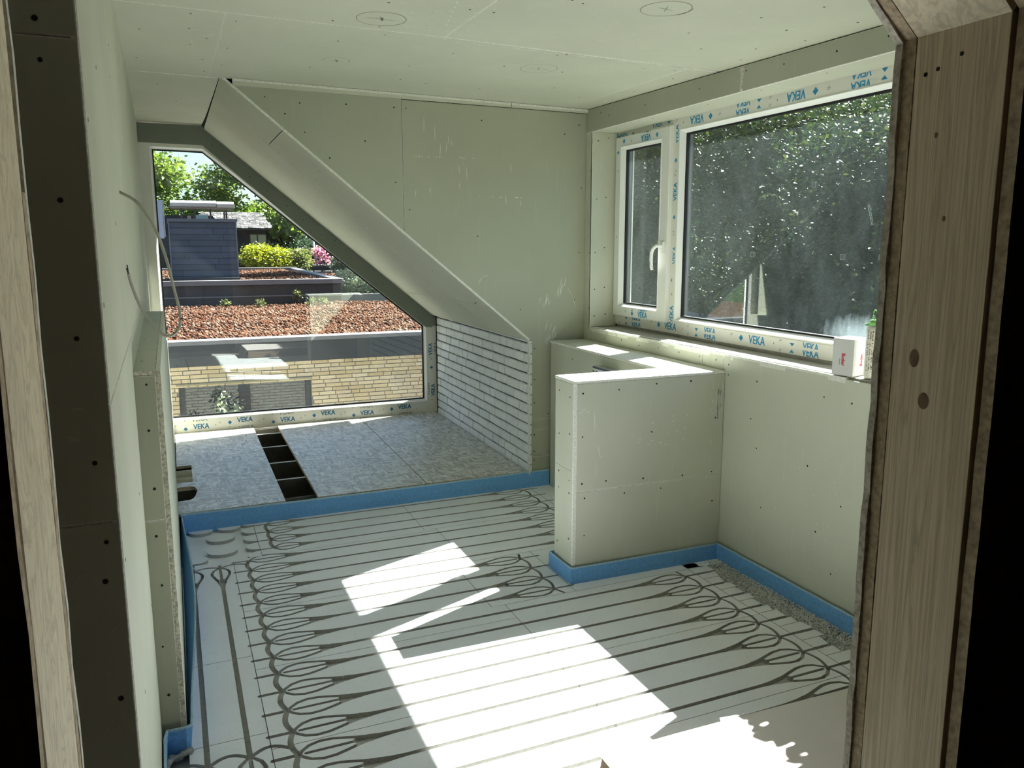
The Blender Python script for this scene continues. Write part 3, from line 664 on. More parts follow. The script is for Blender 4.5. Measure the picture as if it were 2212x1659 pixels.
def inside(P, sg, extra=0.):
    if len(sg) == 0: return np.zeros(len(P), bool)
    a = sg[:, 0:2]; d = sg[:, 3:5] - a; L2 = (d ** 2).sum(1) + 1e-12
    out = np.zeros(len(P), bool)
    for c in range(0, len(P), 1500):
        p = P[c:c + 1500, None, :] - a[None]
        t = np.clip((p * d[None]).sum(2) / L2[None], 0, 1)
        dist = np.linalg.norm(p - t[..., None] * d[None], axis=2)
        hw = sg[None, :, 2] * (1 - t) + sg[None, :, 5] * t
        out[c:c + 1500] = (dist <= hw + extra).any(1)
    return out
def seg_outline(s):
    a, b = np.array(s[0:2]), np.array(s[3:5]); d = b - a; L = np.linalg.norm(d); d = d / max(L, 1e-9); n = np.array([-d[1], d[0]])
    f = lambda c, w, t0: [c + (n * math.cos(q) + d * math.sin(q)) * w for q in t0]
    return f(b, s[5], [0, .52, 1.05, 1.57, 2.09, 2.62, 3.14]) + f(a, s[2], [3.14, 3.67, 4.19, 4.71, 5.24, 5.76, 6.28])[:]
DEPTH = .0175
def floor_board(outline, name='floor_board', discs=None, invert=False):
    """outline polygon in xy; grooves are cut to DEPTH inside it"""
    O = np.array(outline); x0, y0 = O.min(0); x1, y1 = O.max(0)
    m = (np.minimum(SG[:, 0], SG[:, 3]) < x1 + .02) & (np.maximum(SG[:, 0], SG[:, 3]) > x0 - .02) & (np.minimum(SG[:, 1], SG[:, 4]) < y1 + .02) & (np.maximum(SG[:, 1], SG[:, 4]) > y0 - .02)
    sg = SG[m]
    V = []; E = []
    def ring(pts):
        b = len(V); V.extend([Vector((float(p[0]), float(p[1]))) for p in pts]); E.extend([(b + i, b + (i + 1) % len(pts)) for i in range(len(pts))])
    ring(O)
    if discs is None:
        for s in sg: ring(seg_outline(s))
    else:
        for cx, cy, rx, ry in discs: ring([(cx + rx * math.cos(2 * math.pi * i / 36), cy + ry * math.sin(2 * math.pi * i / 36)) for i in range(36)])
    cv, ce, cf = delaunay_2d_cdt(V, E, [], 0, 1e-5)[:3]
    P = np.array([v[:] for v in cv]); T = np.array([f for f in cf if len(f) == 3])
    C = P[T].mean(1)
    k = len(O); ins = np.zeros(len(C), bool)
    for i in range(k):                    # even-odd test against the outline
        a, b = O[i], O[(i + 1) % k]
        c = ((a[1] > C[:, 1]) != (b[1] > C[:, 1])) & (C[:, 0] < (b[0] - a[0]) * (C[:, 1] - a[1]) / (b[1] - a[1] + 1e-12) + a[0])
        ins ^= c
    T = T[ins]; C = C[ins]
    if discs is None: low = inside(C, sg)
    else:
        low = np.ones(len(C), bool)
        for cx, cy, rx, ry in discs: low &= ((C[:, 0] - cx) / rx) ** 2 + ((C[:, 1] - cy) / ry) ** 2 > 1
    n = len(P); VV = np.vstack([np.c_[P, np.zeros(n)], np.c_[P, np.full(n, -DEPTH)], np.c_[P, np.full(n, -.022)]])
    g = G(); g.v = [tuple(p) for p in VV]
    em = {}
    for t, lo in zip(T, low):
        a, b, c = map(int, t)
        if (P[b] - P[a])[0] * (P[c] - P[a])[1] - (P[b] - P[a])[1] * (P[c] - P[a])[0] < 0: b, c = c, b
        o = n if lo else 0
        g.f.append([a + o, b + o, c + o]); g.m.append(1 if lo and discs is None else 0); g.sm.append(False)
        for e in ((a, b), (b, c), (c, a)): em.setdefault((min(e), max(e)), []).append((e, lo))
    for (i, j), q in em.items():
        if len(q) == 1: (e, lo) = q[0]; o = n if lo else 0; g.f.append([e[0] + o, e[0] + 2 * n, e[1] + 2 * n, e[1] + o]); g.m.append(1); g.sm.append(False)
        elif q[0][1] != q[1][1]:
            e = q[0][0] if not q[0][1] else q[1][0]
            g.f.append([e[0], e[0] + n, e[1] + n, e[1]]); g.m.append(1); g.sm.append(False)
    used = sorted({i for f in g.f for i in f}); mp = {i: q for q, i in enumerate(used)}
    g.v = [g.v[i] for i in used]; g.f = [[mp[i] for i in f] for f in g.f]
    return g.build(name, [FIBRE, FIBRE_CUT_SHADE], fl)
gp = .0013
def bd(x0, x1, y0, y1, **kw):
    return floor_board([(x0 + gp, SH(x0, y0) + gp), (x1 - gp, SH(x1, y0) + gp), (x1 - gp, SH(x1, y1) - gp), (x0 + gp, SH(x0, y1) - gp)], **kw)
JR = [1.30, 2.033, 2.555, 3.078, 3.600, 4.123, 4.66]; XBND = [1.2535, 1.2535, 1.2535, 1.192, 1.265, 1.200]
JL = [1.375, 1.898, 2.42, 2.942, 3.464, 4.095, 4.66]
for a, b in ((1.40, 2.52), (2.52, 3.057), (3.057, 4.095)): bd(-.045, .1935, a, b)
bd(-.045, .335, 4.095, 4.66, discs=[(.155, 4.462, .073, .066), (.153, 4.255, .074, .062), (.06, 4.605, .062, .05), (.208, 4.612, .062, .05), (.02, 4.16, .06, .05)] + [(.337, SH(.3, y), .070, .053) for y in (4.122, 4.2525, 4.383, 4.5135, 4.644)])
def left_board(i):
    y0, y1 = JL[i], JL[i + 1]; xl = .1935 if i < 5 else .335
    pts = [(xl + gp, y0 + gp)]
    ys = [y0] + [j for j in JR if y0 < j < y1] + [y1]
    right = []
    for a, b in zip(ys[:-1], ys[1:]):
        q = [r for r in range(6) if JR[r] <= (a + b) / 2 < JR[r + 1]][0]
        right += [(XBND[q] - gp, a + gp), (XBND[q] - gp, b - gp)]
    pts += right + [(xl + gp, y1 - gp)]
    if i == 4: pts += [(xl + gp, y1 - gp)]
    o = []
    for p in pts:
        q = (p[0], SH(*p))
        if not o or abs(q[0] - o[-1][0]) + abs(q[1] - o[-1][1]) > 1e-4: o.append(q)
    floor_board(o)
for i in range(6): left_board(i)
for r in range(6):
    y0, y1 = JR[r], JR[r + 1]
    if r == 3: bd(XBND[r], 1.605, y0, y1); bd(1.605, 2.44, y0, y1)
    elif r > 3: bd(XBND[r], 2.05, y0, y1); bd(2.05, 2.44, y0, y1)
    else: bd(XBND[r], 2.2185, y0, y1)
for k in range(-3, 6):                    # loose cut strips along the right wall
    for a, b, jx in ((.009, .070, 0), (.073, .1216, 1)):
        y0, y1 = ROW(k) + a, ROW(k) + b
        xe = 2.305 + rnd.uniform(-.016, .03)
        floor_board([(2.2205, SH(2.22, y0)), (xe + rnd.uniform(-.006, .006), SH(xe, y0)), (xe + rnd.uniform(-.01, .01), SH(xe, y1)), (2.2205, SH(2.22, y1))], 'floor_strip')
# loose levelling granules in the gap beside the right wall
N = 7000; nr = np.random.default_rng(3)
gx = nr.uniform(2.235, 2.432, N); gy = nr.uniform(2.02, 3.17, N)
gz = -.013 + .014 * np.clip((gx - 2.30) / .05, 0, 1) + nr.uniform(-.003, .004, N); gz = np.where(gx < 2.31, np.minimum(gz, -.012), gz)
gr = nr.uniform(.0022, .0046, N)
o8 = np.array([(1, 0, 0), (-1, 0, 0), (0, 1, 0), (0, -1, 0), (0, 0, 1), (0, 0, -1)], float); f8 = np.array([(0, 2, 4), (2, 1, 4), (1, 3, 4), (3, 0, 4), (2, 0, 5), (1, 2, 5), (3, 1, 5), (0, 3, 5)])
def pebbles(name, X, Y, Z, Rr, mats, squash=.8):
    n = len(X); sc = nr.uniform(.7, 1.25, (n, 6, 3)) * np.array([1, 1, squash]); a = nr.uniform(0, 6.28, n); ca, sa_ = np.cos(a)[:, None], np.sin(a)[:, None]
    V = o8[None] * sc * Rr[:, None, None]; x = V[..., 0] * ca - V[..., 1] * sa_; y = V[..., 0] * sa_ + V[..., 1] * ca
    V = np.stack([x + X[:, None], y + Y[:, None], V[..., 2] + Z[:, None]], 2).reshape(-1, 3)
    F = (f8[None] + 6 * np.arange(n)[:, None, None]).reshape(-1, 3)
    return fast_mesh(name, V, F, mats)
PERL = plain('white_granules', (.82, .81, .78), .9, .1, .2, 300)
link('granules', pebbles('granules', gx, gy, gz, gr, [PERL]), kind='stuff', label='white levelling granules spilled along the right wall', cat='gravel')

# ------------------------------------------------------------------ blue edge foam strips
def strip(name, path, height, th, label, lean=0., bulge=0., z0=-.012):
    P = [np.array(p, float) for p in path]; g = G(); rings = []
    for i, p in enumerate(P):
        d = P[min(i + 1, len(P) - 1)] - P[max(i - 1, 0)]; 
        if 0 < i < len(P) - 1:
            d0 = P[i] - P[i - 1]; d1 = P[i + 1] - P[i]; d = d0 / np.linalg.norm(d0) + d1 / np.linalg.norm(d1)
        d = d / np.linalg.norm(d); n = np.array([-d[1], d[0]])
        h = height(i / (len(P) - 1)) if callable(height) else height
        le = lean(i / (len(P) - 1)) if callable(lean) else lean
        j = rnd.uniform(-.0008, .0008)
        r = []
        for t, off in ((0, 0), (.35, .3), (.7, .7), (.93, .95)): q = p + n * (le * off + bulge * math.sin(math.pi * t) * .5); r.append((q[0], q[1], z0 + (h - z0) * t))
        for t, off in ((1., .15), (1., .85)): q = p + n * (le + th * off); r.append((q[0], q[1], h + j))
        for t, off in ((.93, .95), (.5, .5), (0, 0)): q = p + n * (le * off + th + bulge * math.sin(math.pi * t) * .5); r.append((q[0], q[1], z0 + (h - z0) * t))
        rings.append(r)
    g.loops(rings, 0, True, False, True)
    for q in range(len(g.f)):
        if q % 9 in (3, 4, 5) and q < 9 * (len(P) - 1): g.m[q] = 1
    return props(g.build(name, [BLUE, BLUE_EDGE]), label, 'foam strip', 'blue foam edge strips')
def dens(pts, step=.04):
    o = [pts[0]]
    for a, b in zip(pts[:-1], pts[1:]):
        a, b = np.array(a), np.array(b); k = max(1, int(np.linalg.norm(b - a) / step))
        o += [tuple(a + (b - a) * t / k) for t in range(1, k + 1)]
    return o
strip('edge_strip', dens([(2.20, yF(2.2) - .012), (.1, yF(.1) - .012), (-.036, yF(0) - .014)], .06), lambda t: .104 - .006 * math.sin(t * 3), .011, 'blue foam edge strip with rounded top along the boarded recess floor', lean=lambda t: -.006, bulge=.004)
strip('edge_strip', dens([(-.0450, yF(0) - .014), (-.0450, 2.560), (-.0455, 2.522), (-.052, 2.5185), (-.112, 2.5185), (-.1165, 2.512), (-.115, 2.47), (-.110, 1.9), (-.1055, 1.51)], .04), lambda t: .088 - .004 * math.sin(t * 9), .008,
      'blue foam edge strip bulging away from the low boxed wall', lean=lambda t: .012 + .036 * math.sin(math.pi * min(1, t / .64)) ** 1.3 if t < .64 else (.012 if t < .70 else .003))
strip('edge_strip', dens([(2.437, 3.190), (1.621, 3.187), (1.619, 3.41), (1.64, 3.412)], .05), .080, .0085, 'blue foam edge strip around the foot of the half-height partition')
strip('edge_strip', dens([(2.4375, 1.5), (2.4355, 3.186)], .05), .083, .0085, 'blue foam edge strip along the wall under the long window')
g = G()
for i in range(9):
    x, y = -.105 + .008 * i, 2.475 + .012 * math.sin(i * 1.3) + .004 * i
    g.lathe((x, y, -.004), [(.004, 0), (.011 + .003 * math.sin(i * 2.1), .006), (.006, .014), (.0015, .017)], 8)
g.tube([(-.11, 2.43, .004), (-.104, 2.455, .01), (-.09, 2.475, .008), (-.06, 2.482, .01), (-.035, 2.50, .012)], [.008, .011, .008, .007, .010], 8)
props(g.build('filler_crumbs', [plain('grey_filler', (.30, .30, .29), .9, .1, .3, 80)]), 'grey smear of dried filler by the foot of the low boxed wall', 'filler', kind='stuff')

# ------------------------------------------------------------------ boarded recess floor
fn = G().box(-.2, 2.12, 4.66, 6.80, -.30, -.22).build('floor_recess', [plain('dark_void', (.10, .095, .085), .95, .1, .3, 8)], kind='structure', label='hollow recess floor with light battens and pipes below the boards', cat='floor')
BAT = plain('pale_steel_batten', (.55, .54, .50), .6, .3, .06, 20); VOID = plain('insulation_gap_shade', (.085, .075, .062), .95, .1, .25, 14)  # the dark fill tone carries the shade down in the open gap
for x, y in ((0, 4.74), (0, 5.17), (0, 5.60), (0, 6.075), (0, 6.52)):
    if y > 4.8: G().hexa([(-.15, y - .013, -.22), (2.05, y + .017, -.22), (2.05, y + .043, -.22), (-.15, y + .013, -.22), (-.15, y - .013, .080), (2.05, y + .017, .080), (2.05, y + .043, .080), (-.15, y + .013, .080)], [2, 0, 2, 2, 2, 2]).build('batten', [BAT, BAT, VOID], fn)  # batten sides coloured dark for the shade in the gap, tops pale
for a, b in ((4.68, 5.148), (5.192, 5.578), (5.622, 6.053), (6.097, 6.498)):
    G().box(-.15, 2.05, a + .04, b, -.22, -.09).build('shaded_insulation_strip', [VOID], fn)
PIPE = plain('grey_pipe_lagging', (.10, .10, .092), .7, .3, .12, 40)
for y, z, r in ((4.885, .020, .024), (4.80, .025, .022), (4.72, .0, .022)):
    G().tube([(-.1 + i * .2, y + .012 * math.sin(i * 1.7), z + .004 * math.sin(i * 2.3)) for i in range(11)], r, 12).build('pipe', [PIPE], fn)
ob = lambda name, pts, label: props(G().prism([(x, y, .100) for x, y in pts], (0, 0, 1), .018, .0012, 0, 1).build(name, [OSB, OSB_EDGE]), label, 'board', 'chipboard sheets on the recess floor')
slot = [(-.049, 5.172), (.030, 5.178), (.050, 5.150), (.062, 5.075), (.058, 5.02), (.050, 4.965), (.040, 4.915), (.018, 4.888), (-.049, 4.880)]
slot = [slot[0]] + [(x + rnd.uniform(-.003, .003), y + rnd.uniform(-.006, .006)) for x, y in slot[1:-1]] + [slot[-1]]
ob('osb_board', [(-.049, yF(0) + .008), (.526, yF(.5) + .008), (.537, yW(.5) - .004), (-.049, yW(0) - .004), (-.049, 5.69), (.044, 5.695), (.042, 5.276), (-.049, 5.28)] + slot, 'narrow chipboard sheet with two cut-outs beside the low boxed wall')
ob('osb_board', [(.711, yF(.7) + .008), (1.372, yF(1.37) + .008), (1.402, yW(1.4) - .004), (.722, yW(.7) - .004)], 'middle chipboard sheet between the open floor gap and the board joint')
ob('osb_board', [(1.3755, yF(1.37) + .008), (2.05, yF(2.05) + .008), (2.083, yW(2.0) - .004), (1.4055, yW(1.4) - .004)], 'chipboard sheet at the foot of the whitewashed brick cheek')
CREAM = plain('cream_pipe_insulation', (.56, .52, .40), .85, .2, .12, 30)
for y in (5.385, 5.565):
    G().tube([(-.12, y, .022), (.25, y, .022)], .078, 20).build('pipe_insulation', [CREAM], fn)
G().tube([(-.12, 5.03, -.03), (.3, 5.03, -.03)], .07, 20).build('pipe', [plain('dark_grey_pipe', (.09, .088, .08), .6, .3)], fn)
G().hexa([(-.05, yW(0) - .05, .02), (2.05, yW(2) - .05, .02), (2.05, yW(2), .02), (-.05, yW(0), .02), (-.05, yW(0) - .05, .084), (2.05, yW(2) - .05, .084), (2.05, yW(2), .084), (-.05, yW(0), .084)]).build('batten', [BAT], fn)

# ------------------------------------------------------------------ loose things in the room
cb = empty('cable', (xL(2.56), 2.56, 1.49), 'grey electric cable looping out of the left wall with bared tips', 'cable')
pc = [(-.125, 2.600, 1.700), (-.112, 2.58, 1.694), (-.07, 2.56, 1.664), (-.032, 2.555, 1.595), (-.008, 2.55, 1.508), (.006, 2.55, 1.428), (.018, 2.55, 1.352), (.012, 2.55, 1.312), (-.008, 2.55, 1.292), (-.034, 2.55, 1.297), (-.062, 2.55, 1.332), (-.088, 2.55, 1.386), (-.104, 2.55, 1.44), (-.109, 2.545, 1.472)]
def spline(P, n=6):
    P = [np.array(p, float) for p in P]; out = []
    for i in range(len(P) - 1):
        a, b, c, d = P[max(i - 1, 0)], P[i], P[i + 1], P[min(i + 2, len(P) - 1)]
        for t in np.linspace(0, 1, n, endpoint=False): out.append(tuple(.5 * ((2 * b) + (-a + c) * t + (2 * a - 5 * b + 4 * c - d) * t * t + (-a + 3 * b - 3 * c + d) * t ** 3)))
    return out + [tuple(P[-1])]
G().tube(spline(pc), .0042, 10).build('sheath', [CABLE], cb)
for k, (dx, dz) in enumerate(((.0, .022), (-.002, .013))):
    G().tube([(-.109, 2.545 - .003 * k, 1.470), (-.111 + dx, 2.544 - .003 * k, 1.473 + dz)], .0018, 8).build('wire_tip', [COPPER], cb)

bx = empty('carton', (2.51, 2.44, 1.030), 'white carton with red lettering standing on the window sill', 'box')
A, B_, C_, D_ = (2.462, 2.420), (2.570, 2.452), (2.556, 2.548), (2.448, 2.516)
def wall4(z0, z1): return [[(*p, z) for p in (A, B_, C_, D_)] for z in (z0, z1)]
r0, r1 = wall4(1.0322, 1.178)
gb = G(); gb.loops([r0, r1], 0, True, False, True); gb.build('body', [WHITE_CARD], bx)
gl_ = G(); e = .0008
cx, cy = (A[0] + C_[0]) / 2, (A[1] + C_[1]) / 2
ex = lambda p, q: (cx + (p[0] - cx) * (1 + q), cy + (p[1] - cy) * (1 + q))
gl_.loops([[(*ex(p, .008), z) for p in (A, B_, C_, D_)] for z in (1.150, 1.1785)] + [[(*ex(p, .002), 1.1795) for p in (A, B_, C_, D_)]], 0, True, False, True)
gl_.build('lid_flap', [WHITE_CARD], bx)
ad = Vector((A[0] - D_[0], A[1] - D_[1], 0)).normalized(); ab = Vector((B_[0] - A[0], B_[1] - A[1], 0)).normalized()
mid1 = Vector(((A[0] + D_[0]) / 2, (A[1] + D_[1]) / 2, 1.096)); n1 = Vector((0, 0, 1)).cross(ad) * 1
n1 = Vector((ad.y, -ad.x, 0)); n1 = n1 if n1.x < 0 else -n1
mid2 = Vector(((A[0] + B_[0]) / 2, (A[1] + B_[1]) / 2, 1.096)); n2 = Vector((ab.y, -ab.x, 0)); n2 = n2 if n2.y < 0 else -n2
pr = Print(mid1, (0, 0, -1), ad, n1); pr.word('Buder', 0, -.006, .017); pr.quad(-.004, .022, -.016, -.013, 1); pr.build(bx, [RED, GREYINK, FILM])
pr = Print(mid2, (0, 0, 1), -ab, n2); pr.word('Buder', 0, -.012, .017); pr.quad(.0, .026, -.020, -.0175, 1); pr.build(bx, [RED, GREYINK, FILM])

bt = empty('sealant_bottle', (2.50, 2.365, 1.031), 'white bottle with green cap standing beside the white carton', 'bottle')
G().lathe((2.50, 2.362, 1.0312), [(.024, 0), (.0275, .004), (.0285, .012), (.0285, .188), (.027, .200), (.020, .208), (.012, .212)], 28).build('body', [plain('cream_bottle', (.74, .71, .63), .4, .4)], bt)
GC = plain('green_cap', (.22, .55, .17), .4, .4)
cg = G(); cg.lathe((2.50, 2.362, 1.240), [(.019, .0), (.019, .014), (.016, .022)], 20); cg.build('cap', [GC], bt)
tb = G(); tb.tube([(2.497, 2.362, 1.262), (2.494, 2.366, 1.275), (2.494, 2.367, 1.292), (2.497, 2.364, 1.300), (2.502, 2.359, 1.296), (2.504, 2.356, 1.278), (2.503, 2.358, 1.262)], .0032, 8); tb.build('pull_ring', [GC], bt)
tb = G(); tb.hexa([(2.478, 2.388, 1.238), (2.486, 2.394, 1.238), (2.498, 2.374, 1.240), (2.488, 2.368, 1.240), (2.478, 2.388, 1.245), (2.486, 2.394, 1.245), (2.498, 2.374, 1.252), (2.488, 2.368, 1.252)]); tb.build('tear_tab', [GC], bt)
lbl = G(); r_ = random.Random(4)
for z in np.arange(1.06, 1.225, .0062):
    for c0 in (3.02, 3.38, 3.70):
        wdt = r_.uniform(.05, .22)
        if r_.random() < .25: continue
        hh_ = .0032 if c0 < 3.5 else r_.choice((.0032, .0055))
        P4 = [(2.50 + .0288 * math.cos(a), 2.362 + .0288 * math.sin(a) * 1.0, zz) for a, zz in ((c0, z), (c0 + wdt, z), (c0 + wdt, z + hh_), (c0, z + hh_))]
        lbl.add(P4, [(0, 1, 2, 3)])
lbl.build('label_print', [plain('label_ink', (.06, .06, .06), .5)], bt, kind='stuff')

cv = empty('cover_board', (1.5, 1.6, 0), 'pale board cover with brown slanting side lying raised on the floor by the doorway', 'board')
PALE = plain('pale_board_paper', (.70, .645, .63), .7, .3, .03, 4)
BROWN = plain('brown_card_edge', (.20, .145, .10), .85, .2, .25, 40)
topo = [(1.042, 1.848), (1.30, 1.853), (1.60, 1.852), (2.10, 1.846), (2.10, 1.20), (1.035, 1.20)]
G().prism([(x, y, .120) for x, y in topo], (0, 0, 1), .010, .001, 0, 0).build('top', [PALE], cv)
G().add([(1.043, 1.846, .1095), (1.037, 1.21, .1095), (.985, 1.21, -.0), (.985, 1.80, -.0), (1.047, 1.846, .1095), (1.041, 1.21, .1095), (.992, 1.21, -.0), (.992, 1.80, .0)], [(0, 1, 2, 3), (7, 6, 5, 4), (0, 3, 7, 4), (3, 2, 6, 7), (1, 5, 6, 2), (0, 4, 5, 1)]).build('side_flap', [BROWN], cv)
G().box(1.06, 2.08, 1.836, 1.842, .0, .1095).build('end_panel', [BROWN], cv)
G().box(1.30, 2.08, 1.23, 1.82, .0, .1095).build('filling', [BROWN], cv)
G().prism([(x, y, .1225) for x, y in ((1.455, 1.853), (1.535, 1.850), (1.548, 1.856), (1.462, 1.866))], (0, 0, 1), .002, 0, 0, 0).build('torn_paper', [WHITE_CARD], cv)
# unseen foam lumps added on the near sill end for a ragged shadow edge
fm = G(); r_ = random.Random(21)
for yy, a, w_ in ((1.76, .030, .040), (1.80, .010, .030), (1.84, .052, .034), (1.88, .018, .040), (1.925, .004, .034), (1.965, .060, .036), (1.99, .046, .026), (2.035, .012, .042), (2.085, .006, .036), (2.125, .050, .044), (2.155, .040, .030), (2.20, .008, .040), (2.235, .030, .026), (2.262, .004, .022)):
    fm.tube([(2.470, yy, 1.037), (2.450, yy + r_.uniform(-.006, .006), 1.046), (2.440 - a * .4, yy + r_.uniform(-.012, .012), 1.042), (2.436 - a, yy + r_.uniform(-.016, .016), 1.032)], [w_ * .55, w_ * .6, w_ * .5, w_ * .28], 10)
props(fm.build('shadow_foam_lumps', [plain('added_cream_foam', (.68, .62, .46), .8, .2, .1, 60)]), 'unseen cream foam lumps added on the near end of the sill to roughen the sun edge', 'foam', kind='stuff')

# ------------------------------------------------------------------ partition with the rough doorway, and the dark landing
pw = empty('wall_front', (0, 0, 0), 'rough timber doorway in a half-boarded stud wall', 'wall', kind='structure')
def cornr(y, x=1.0, dz=0., n=24, jit=.0):
    P = [(x + dz, y, -.30)]
    for i in range(1, n): P.append((x + dz + rnd.uniform(-jit, jit), y, lerp(-.3, 1.838, i / n)))
    P.append((x + dz, y, 1.838 + dz * .8))
    for i in range(1, 14): P.append((lerp(x, .12, i / 14) + dz * .6 + rnd.uniform(-jit, jit), y, lerp(1.838, 2.583, i / 14) + dz * .6 + rnd.uniform(-jit, jit)))
    return P + [(.12, y, 2.61), (3.0, y, 2.61), (3.0, y, -.30)]
OLD = osb_mat('weathered_osb', (.21, .165, .12), (.29, .24, .18), (.37, .31, .24), .2)
TORN = core('torn_plasterboard', (.42, .37, .31), (.66, .61, .54))
G().prism(cornr(.9405, 1.0, -.004, 60, .0022), (0, 1, 0), .0125, 0, 0, 1).build('fibre_board', [OSB_DARK, TORN], pw)
G().prism(cornr(.9275, 1.0, .0, 40, .0008), (0, 1, 0), .0195, 0, 0, 1).build('osb_board', [OLD, OSB_EDGE], pw)
lo_ = [p for p in cornr(.7590, 1.0, .004, 40, .0012)]
G().prism(lo_, (0, -1, 0), -.0, 0, 0, 1) if False else None
G().prism([(x, .7410, z) for x, y, z in lo_], (0, -1, 0), .0175, 0, 0, 1).build('osb_board', [OSB_DARK, OSB_EDGE], pw)
post = G().prism([(1.0, .764, -.3), (1.0, .9065, -.3), (1.0, .9065, 1.8385), (1.0, .764, 1.8385)], (-1, 0, 0), .07, .0006, 0, 0).build('stud', [PINE], pw)
for (y, z, ry, rz) in [(.868, 1.385, .0085, .0135), (.846, 1.325, .0095, .0125), (.862, 1.70, .003, .004), (.838, 1.585, .003, .004)]:
    G().add([(.99985, y + ry * math.cos(q * .3927), z + rz * math.sin(q * .3927)) for q in range(16)] + [(.9996, y, z)], [(i, (i + 1) % 16, 16) for i in range(16)]).build('knot', [KNOT], post)
holes = G()
for y, z in [(.888, 1.785), (.868, 1.789), (.832, 1.802)]:
    holes.disc((.9999, y, z), NR, .0031, 12)
holes.build('nail_hole', [BLACK], post)
c45 = Vector((-.883, 0, .742)).normalized(); p0 = Vector((1.0, 0, 1.838)); nb_ = Vector((-c45.z, 0, c45.x))
nb_ = nb_ if nb_.z < 0 else -nb_
q0 = p0 - nb_ * .0; q1 = p0 + c45 * 1.15
G().prism([(q0.x, .7635, q0.z), (q0.x, .9068, q0.z), (q1.x, .9068, q1.z), (q1.x, .7635, q1.z)], nb_, .07, .0006, 0, 0).build('brace', [PINE_END], pw)
XLp = -.130
left = lambda y, zt_, jit: [(XLp, y, -.3)] + [(XLp + rnd.uniform(-jit, jit), y, lerp(-.3, zt_, i / 40)) for i in range(1, 40)] + [(XLp, y, zt_), (-1.7, y, zt_), (-1.7, y, -.3)]
G().prism(left(.9775, 2.61, .0012), (0, 1, 0), .0125, 0, 0, 1).build('fibre_board', [OSB_DARK, CORE], pw)
G().prism(left(.9645, 1.602, .0006), (0, 1, 0), .0195, 0, 0, 1).build('osb_board', [OLD, OSB_EDGE], pw)
G().prism([(XLp, .764, -.3), (XLp, .944, -.3), (XLp, .944, 2.61), (XLp, .764, 2.61)], (1, 0, 0), .07, .0015, 0, 0).build('stud', [PINE_END], pw)
G().prism([(x, .7410, z) for x, y, z in left(.74, 2.61, .001)], (0, -1, 0), .0175, 0, 0, 1).build('osb_board', [OSB_DARK, OSB_EDGE], pw)
G().box(-1.7, -.20, .76, .964, -.3, 2.61).build('wall_filling', [OSB_DARK], pw); G().box(1.072, 3.0, .7605, .906, -.3, 1.8).build('wall_filling', [OSB_DARK], pw)
st = lambda name, lab, *b: G().box(*b).build(name, [OSB_DARK], kind='structure', label=lab, cat='wall')
st('wall_back', 'dark boarded wall at the back of the landing', -1.7, 3.0, -1.30, -1.22, -.3, 2.62)
st('wall_landing_left', 'dark boarded left wall of the landing', -1.78, -1.70, -1.30, 1.6, -.3, 2.62); st('wall_landing_right', 'dark boarded right wall of the landing', 3.0, 3.08, -1.30, .96, -.3, 2.62)
G().box(-1.7, 3.0, -1.22, .742, -.36, -.30).build('floor_landing', [OSB_DARK], kind='structure', label='dark boarded landing floor', cat='floor')

# ------------------------------------------------------------------ outside of this house
FACB = NT('facade_brick'); v_ = FACB.pos()
bt_ = FACB.add('ShaderNodeTexBrick', Vector=FACB.add('ShaderNodeMapping', i0=FACB.add('ShaderNodeTexCoord').outputs['Object'], Rotation=(R(90), 0, 0)).outputs[0], Scale=1.0)
for k_, val in (('Color1', (.56, .53, .47, 1)), ('Color2', (.48, .45, .39, 1)), ('Mortar', (.2, .2, .19, 1)), ('Mortar Size', .008), ('Brick Width', .22), ('Row Height', .058)): bt_.inputs[k_].default_value = val
FACB = FACB.surf(bt_.outputs[0], .9, .15)
G().box(-6, 9, 6.84, 6.90, -3.2, .06).build('wall_outside', [FACB], kind='structure', label='brick outer wall of this house below the end window', cat='wall')
SLATE_D = plain('dark_roof_slate', (.05, .052, .058), .7, .3, .1, 10)
G().hexa([(2.72, 4.86, -.25), (4.2, 4.86, -.25), (4.2, 6.9, -.25), (2.72, 6.9, -.25), (2.72, 4.86, -.05), (4.2, 4.86, -.05), (4.2, 6.9, -.05), (2.72, 6.9, -.05)]).build('roof_outside', [SLATE_D], kind='structure', label='flat roof edge of this house outside the long window', cat='roof')
G().box(-14, 16, 6.9, 11.55, -3.2, -3.12).build('path', [plain('bounce_paving', (.34, .33, .30), .9, .1, .1, 2)], kind='structure', label='light paving added between the two houses to bounce sunlight', cat='paving')  # unseen light paving added to bounce sun onto the neighbouring brick wall
LAWN = plain('lawn', (.028, .046, .014), .95, .1, .3, 1.2)
G().box(-70, 90, -30, 120, -3.3, -3.2).build('ground', [LAWN], kind='structure', label='lawn between the houses', cat='ground')

# ------------------------------------------------------------------ neighbouring house with flat gravel roofs
nb_house = empty('neighbour_house', (1.6, 11.6, -3.2), 'yellow brick neighbouring house with dark fascia and flat reddish gravel roof', 'house')
YB = [plain('yellow_brick_%d' % i, c, .9, .15, .08, 20) for i, c in enumerate([(.56, .44, .26), (.61, .485, .29), (.51, .395, .225), (.63, .52, .34), (.57, .46, .31)])]
MORT = plain('house_mortar', (.19, .18, .17), .95, .1)
FASC = plain('dark_fascia', (.030, .034, .042), .45, .4, .08, 3)
ALU = plain('aluminium_trim', (.17, .17, .175), .5, .5, .06, 8)
G().box(-7, .0, 11.612, 19.4, -3.2, .12).box(1.74, 9.0, 11.612, 19.4, -3.2, .12).box(0, 1.74, 11.612, 19.4, -3.2, -1.55).box(0, 1.74, 11.612, 19.4, -.30, .12).box(0, 1.74, 13.0, 19.4, -3.2, .12).build('brickwork_core', [MORT], nb_house)
rb_ = random.Random(5); CH = .0575
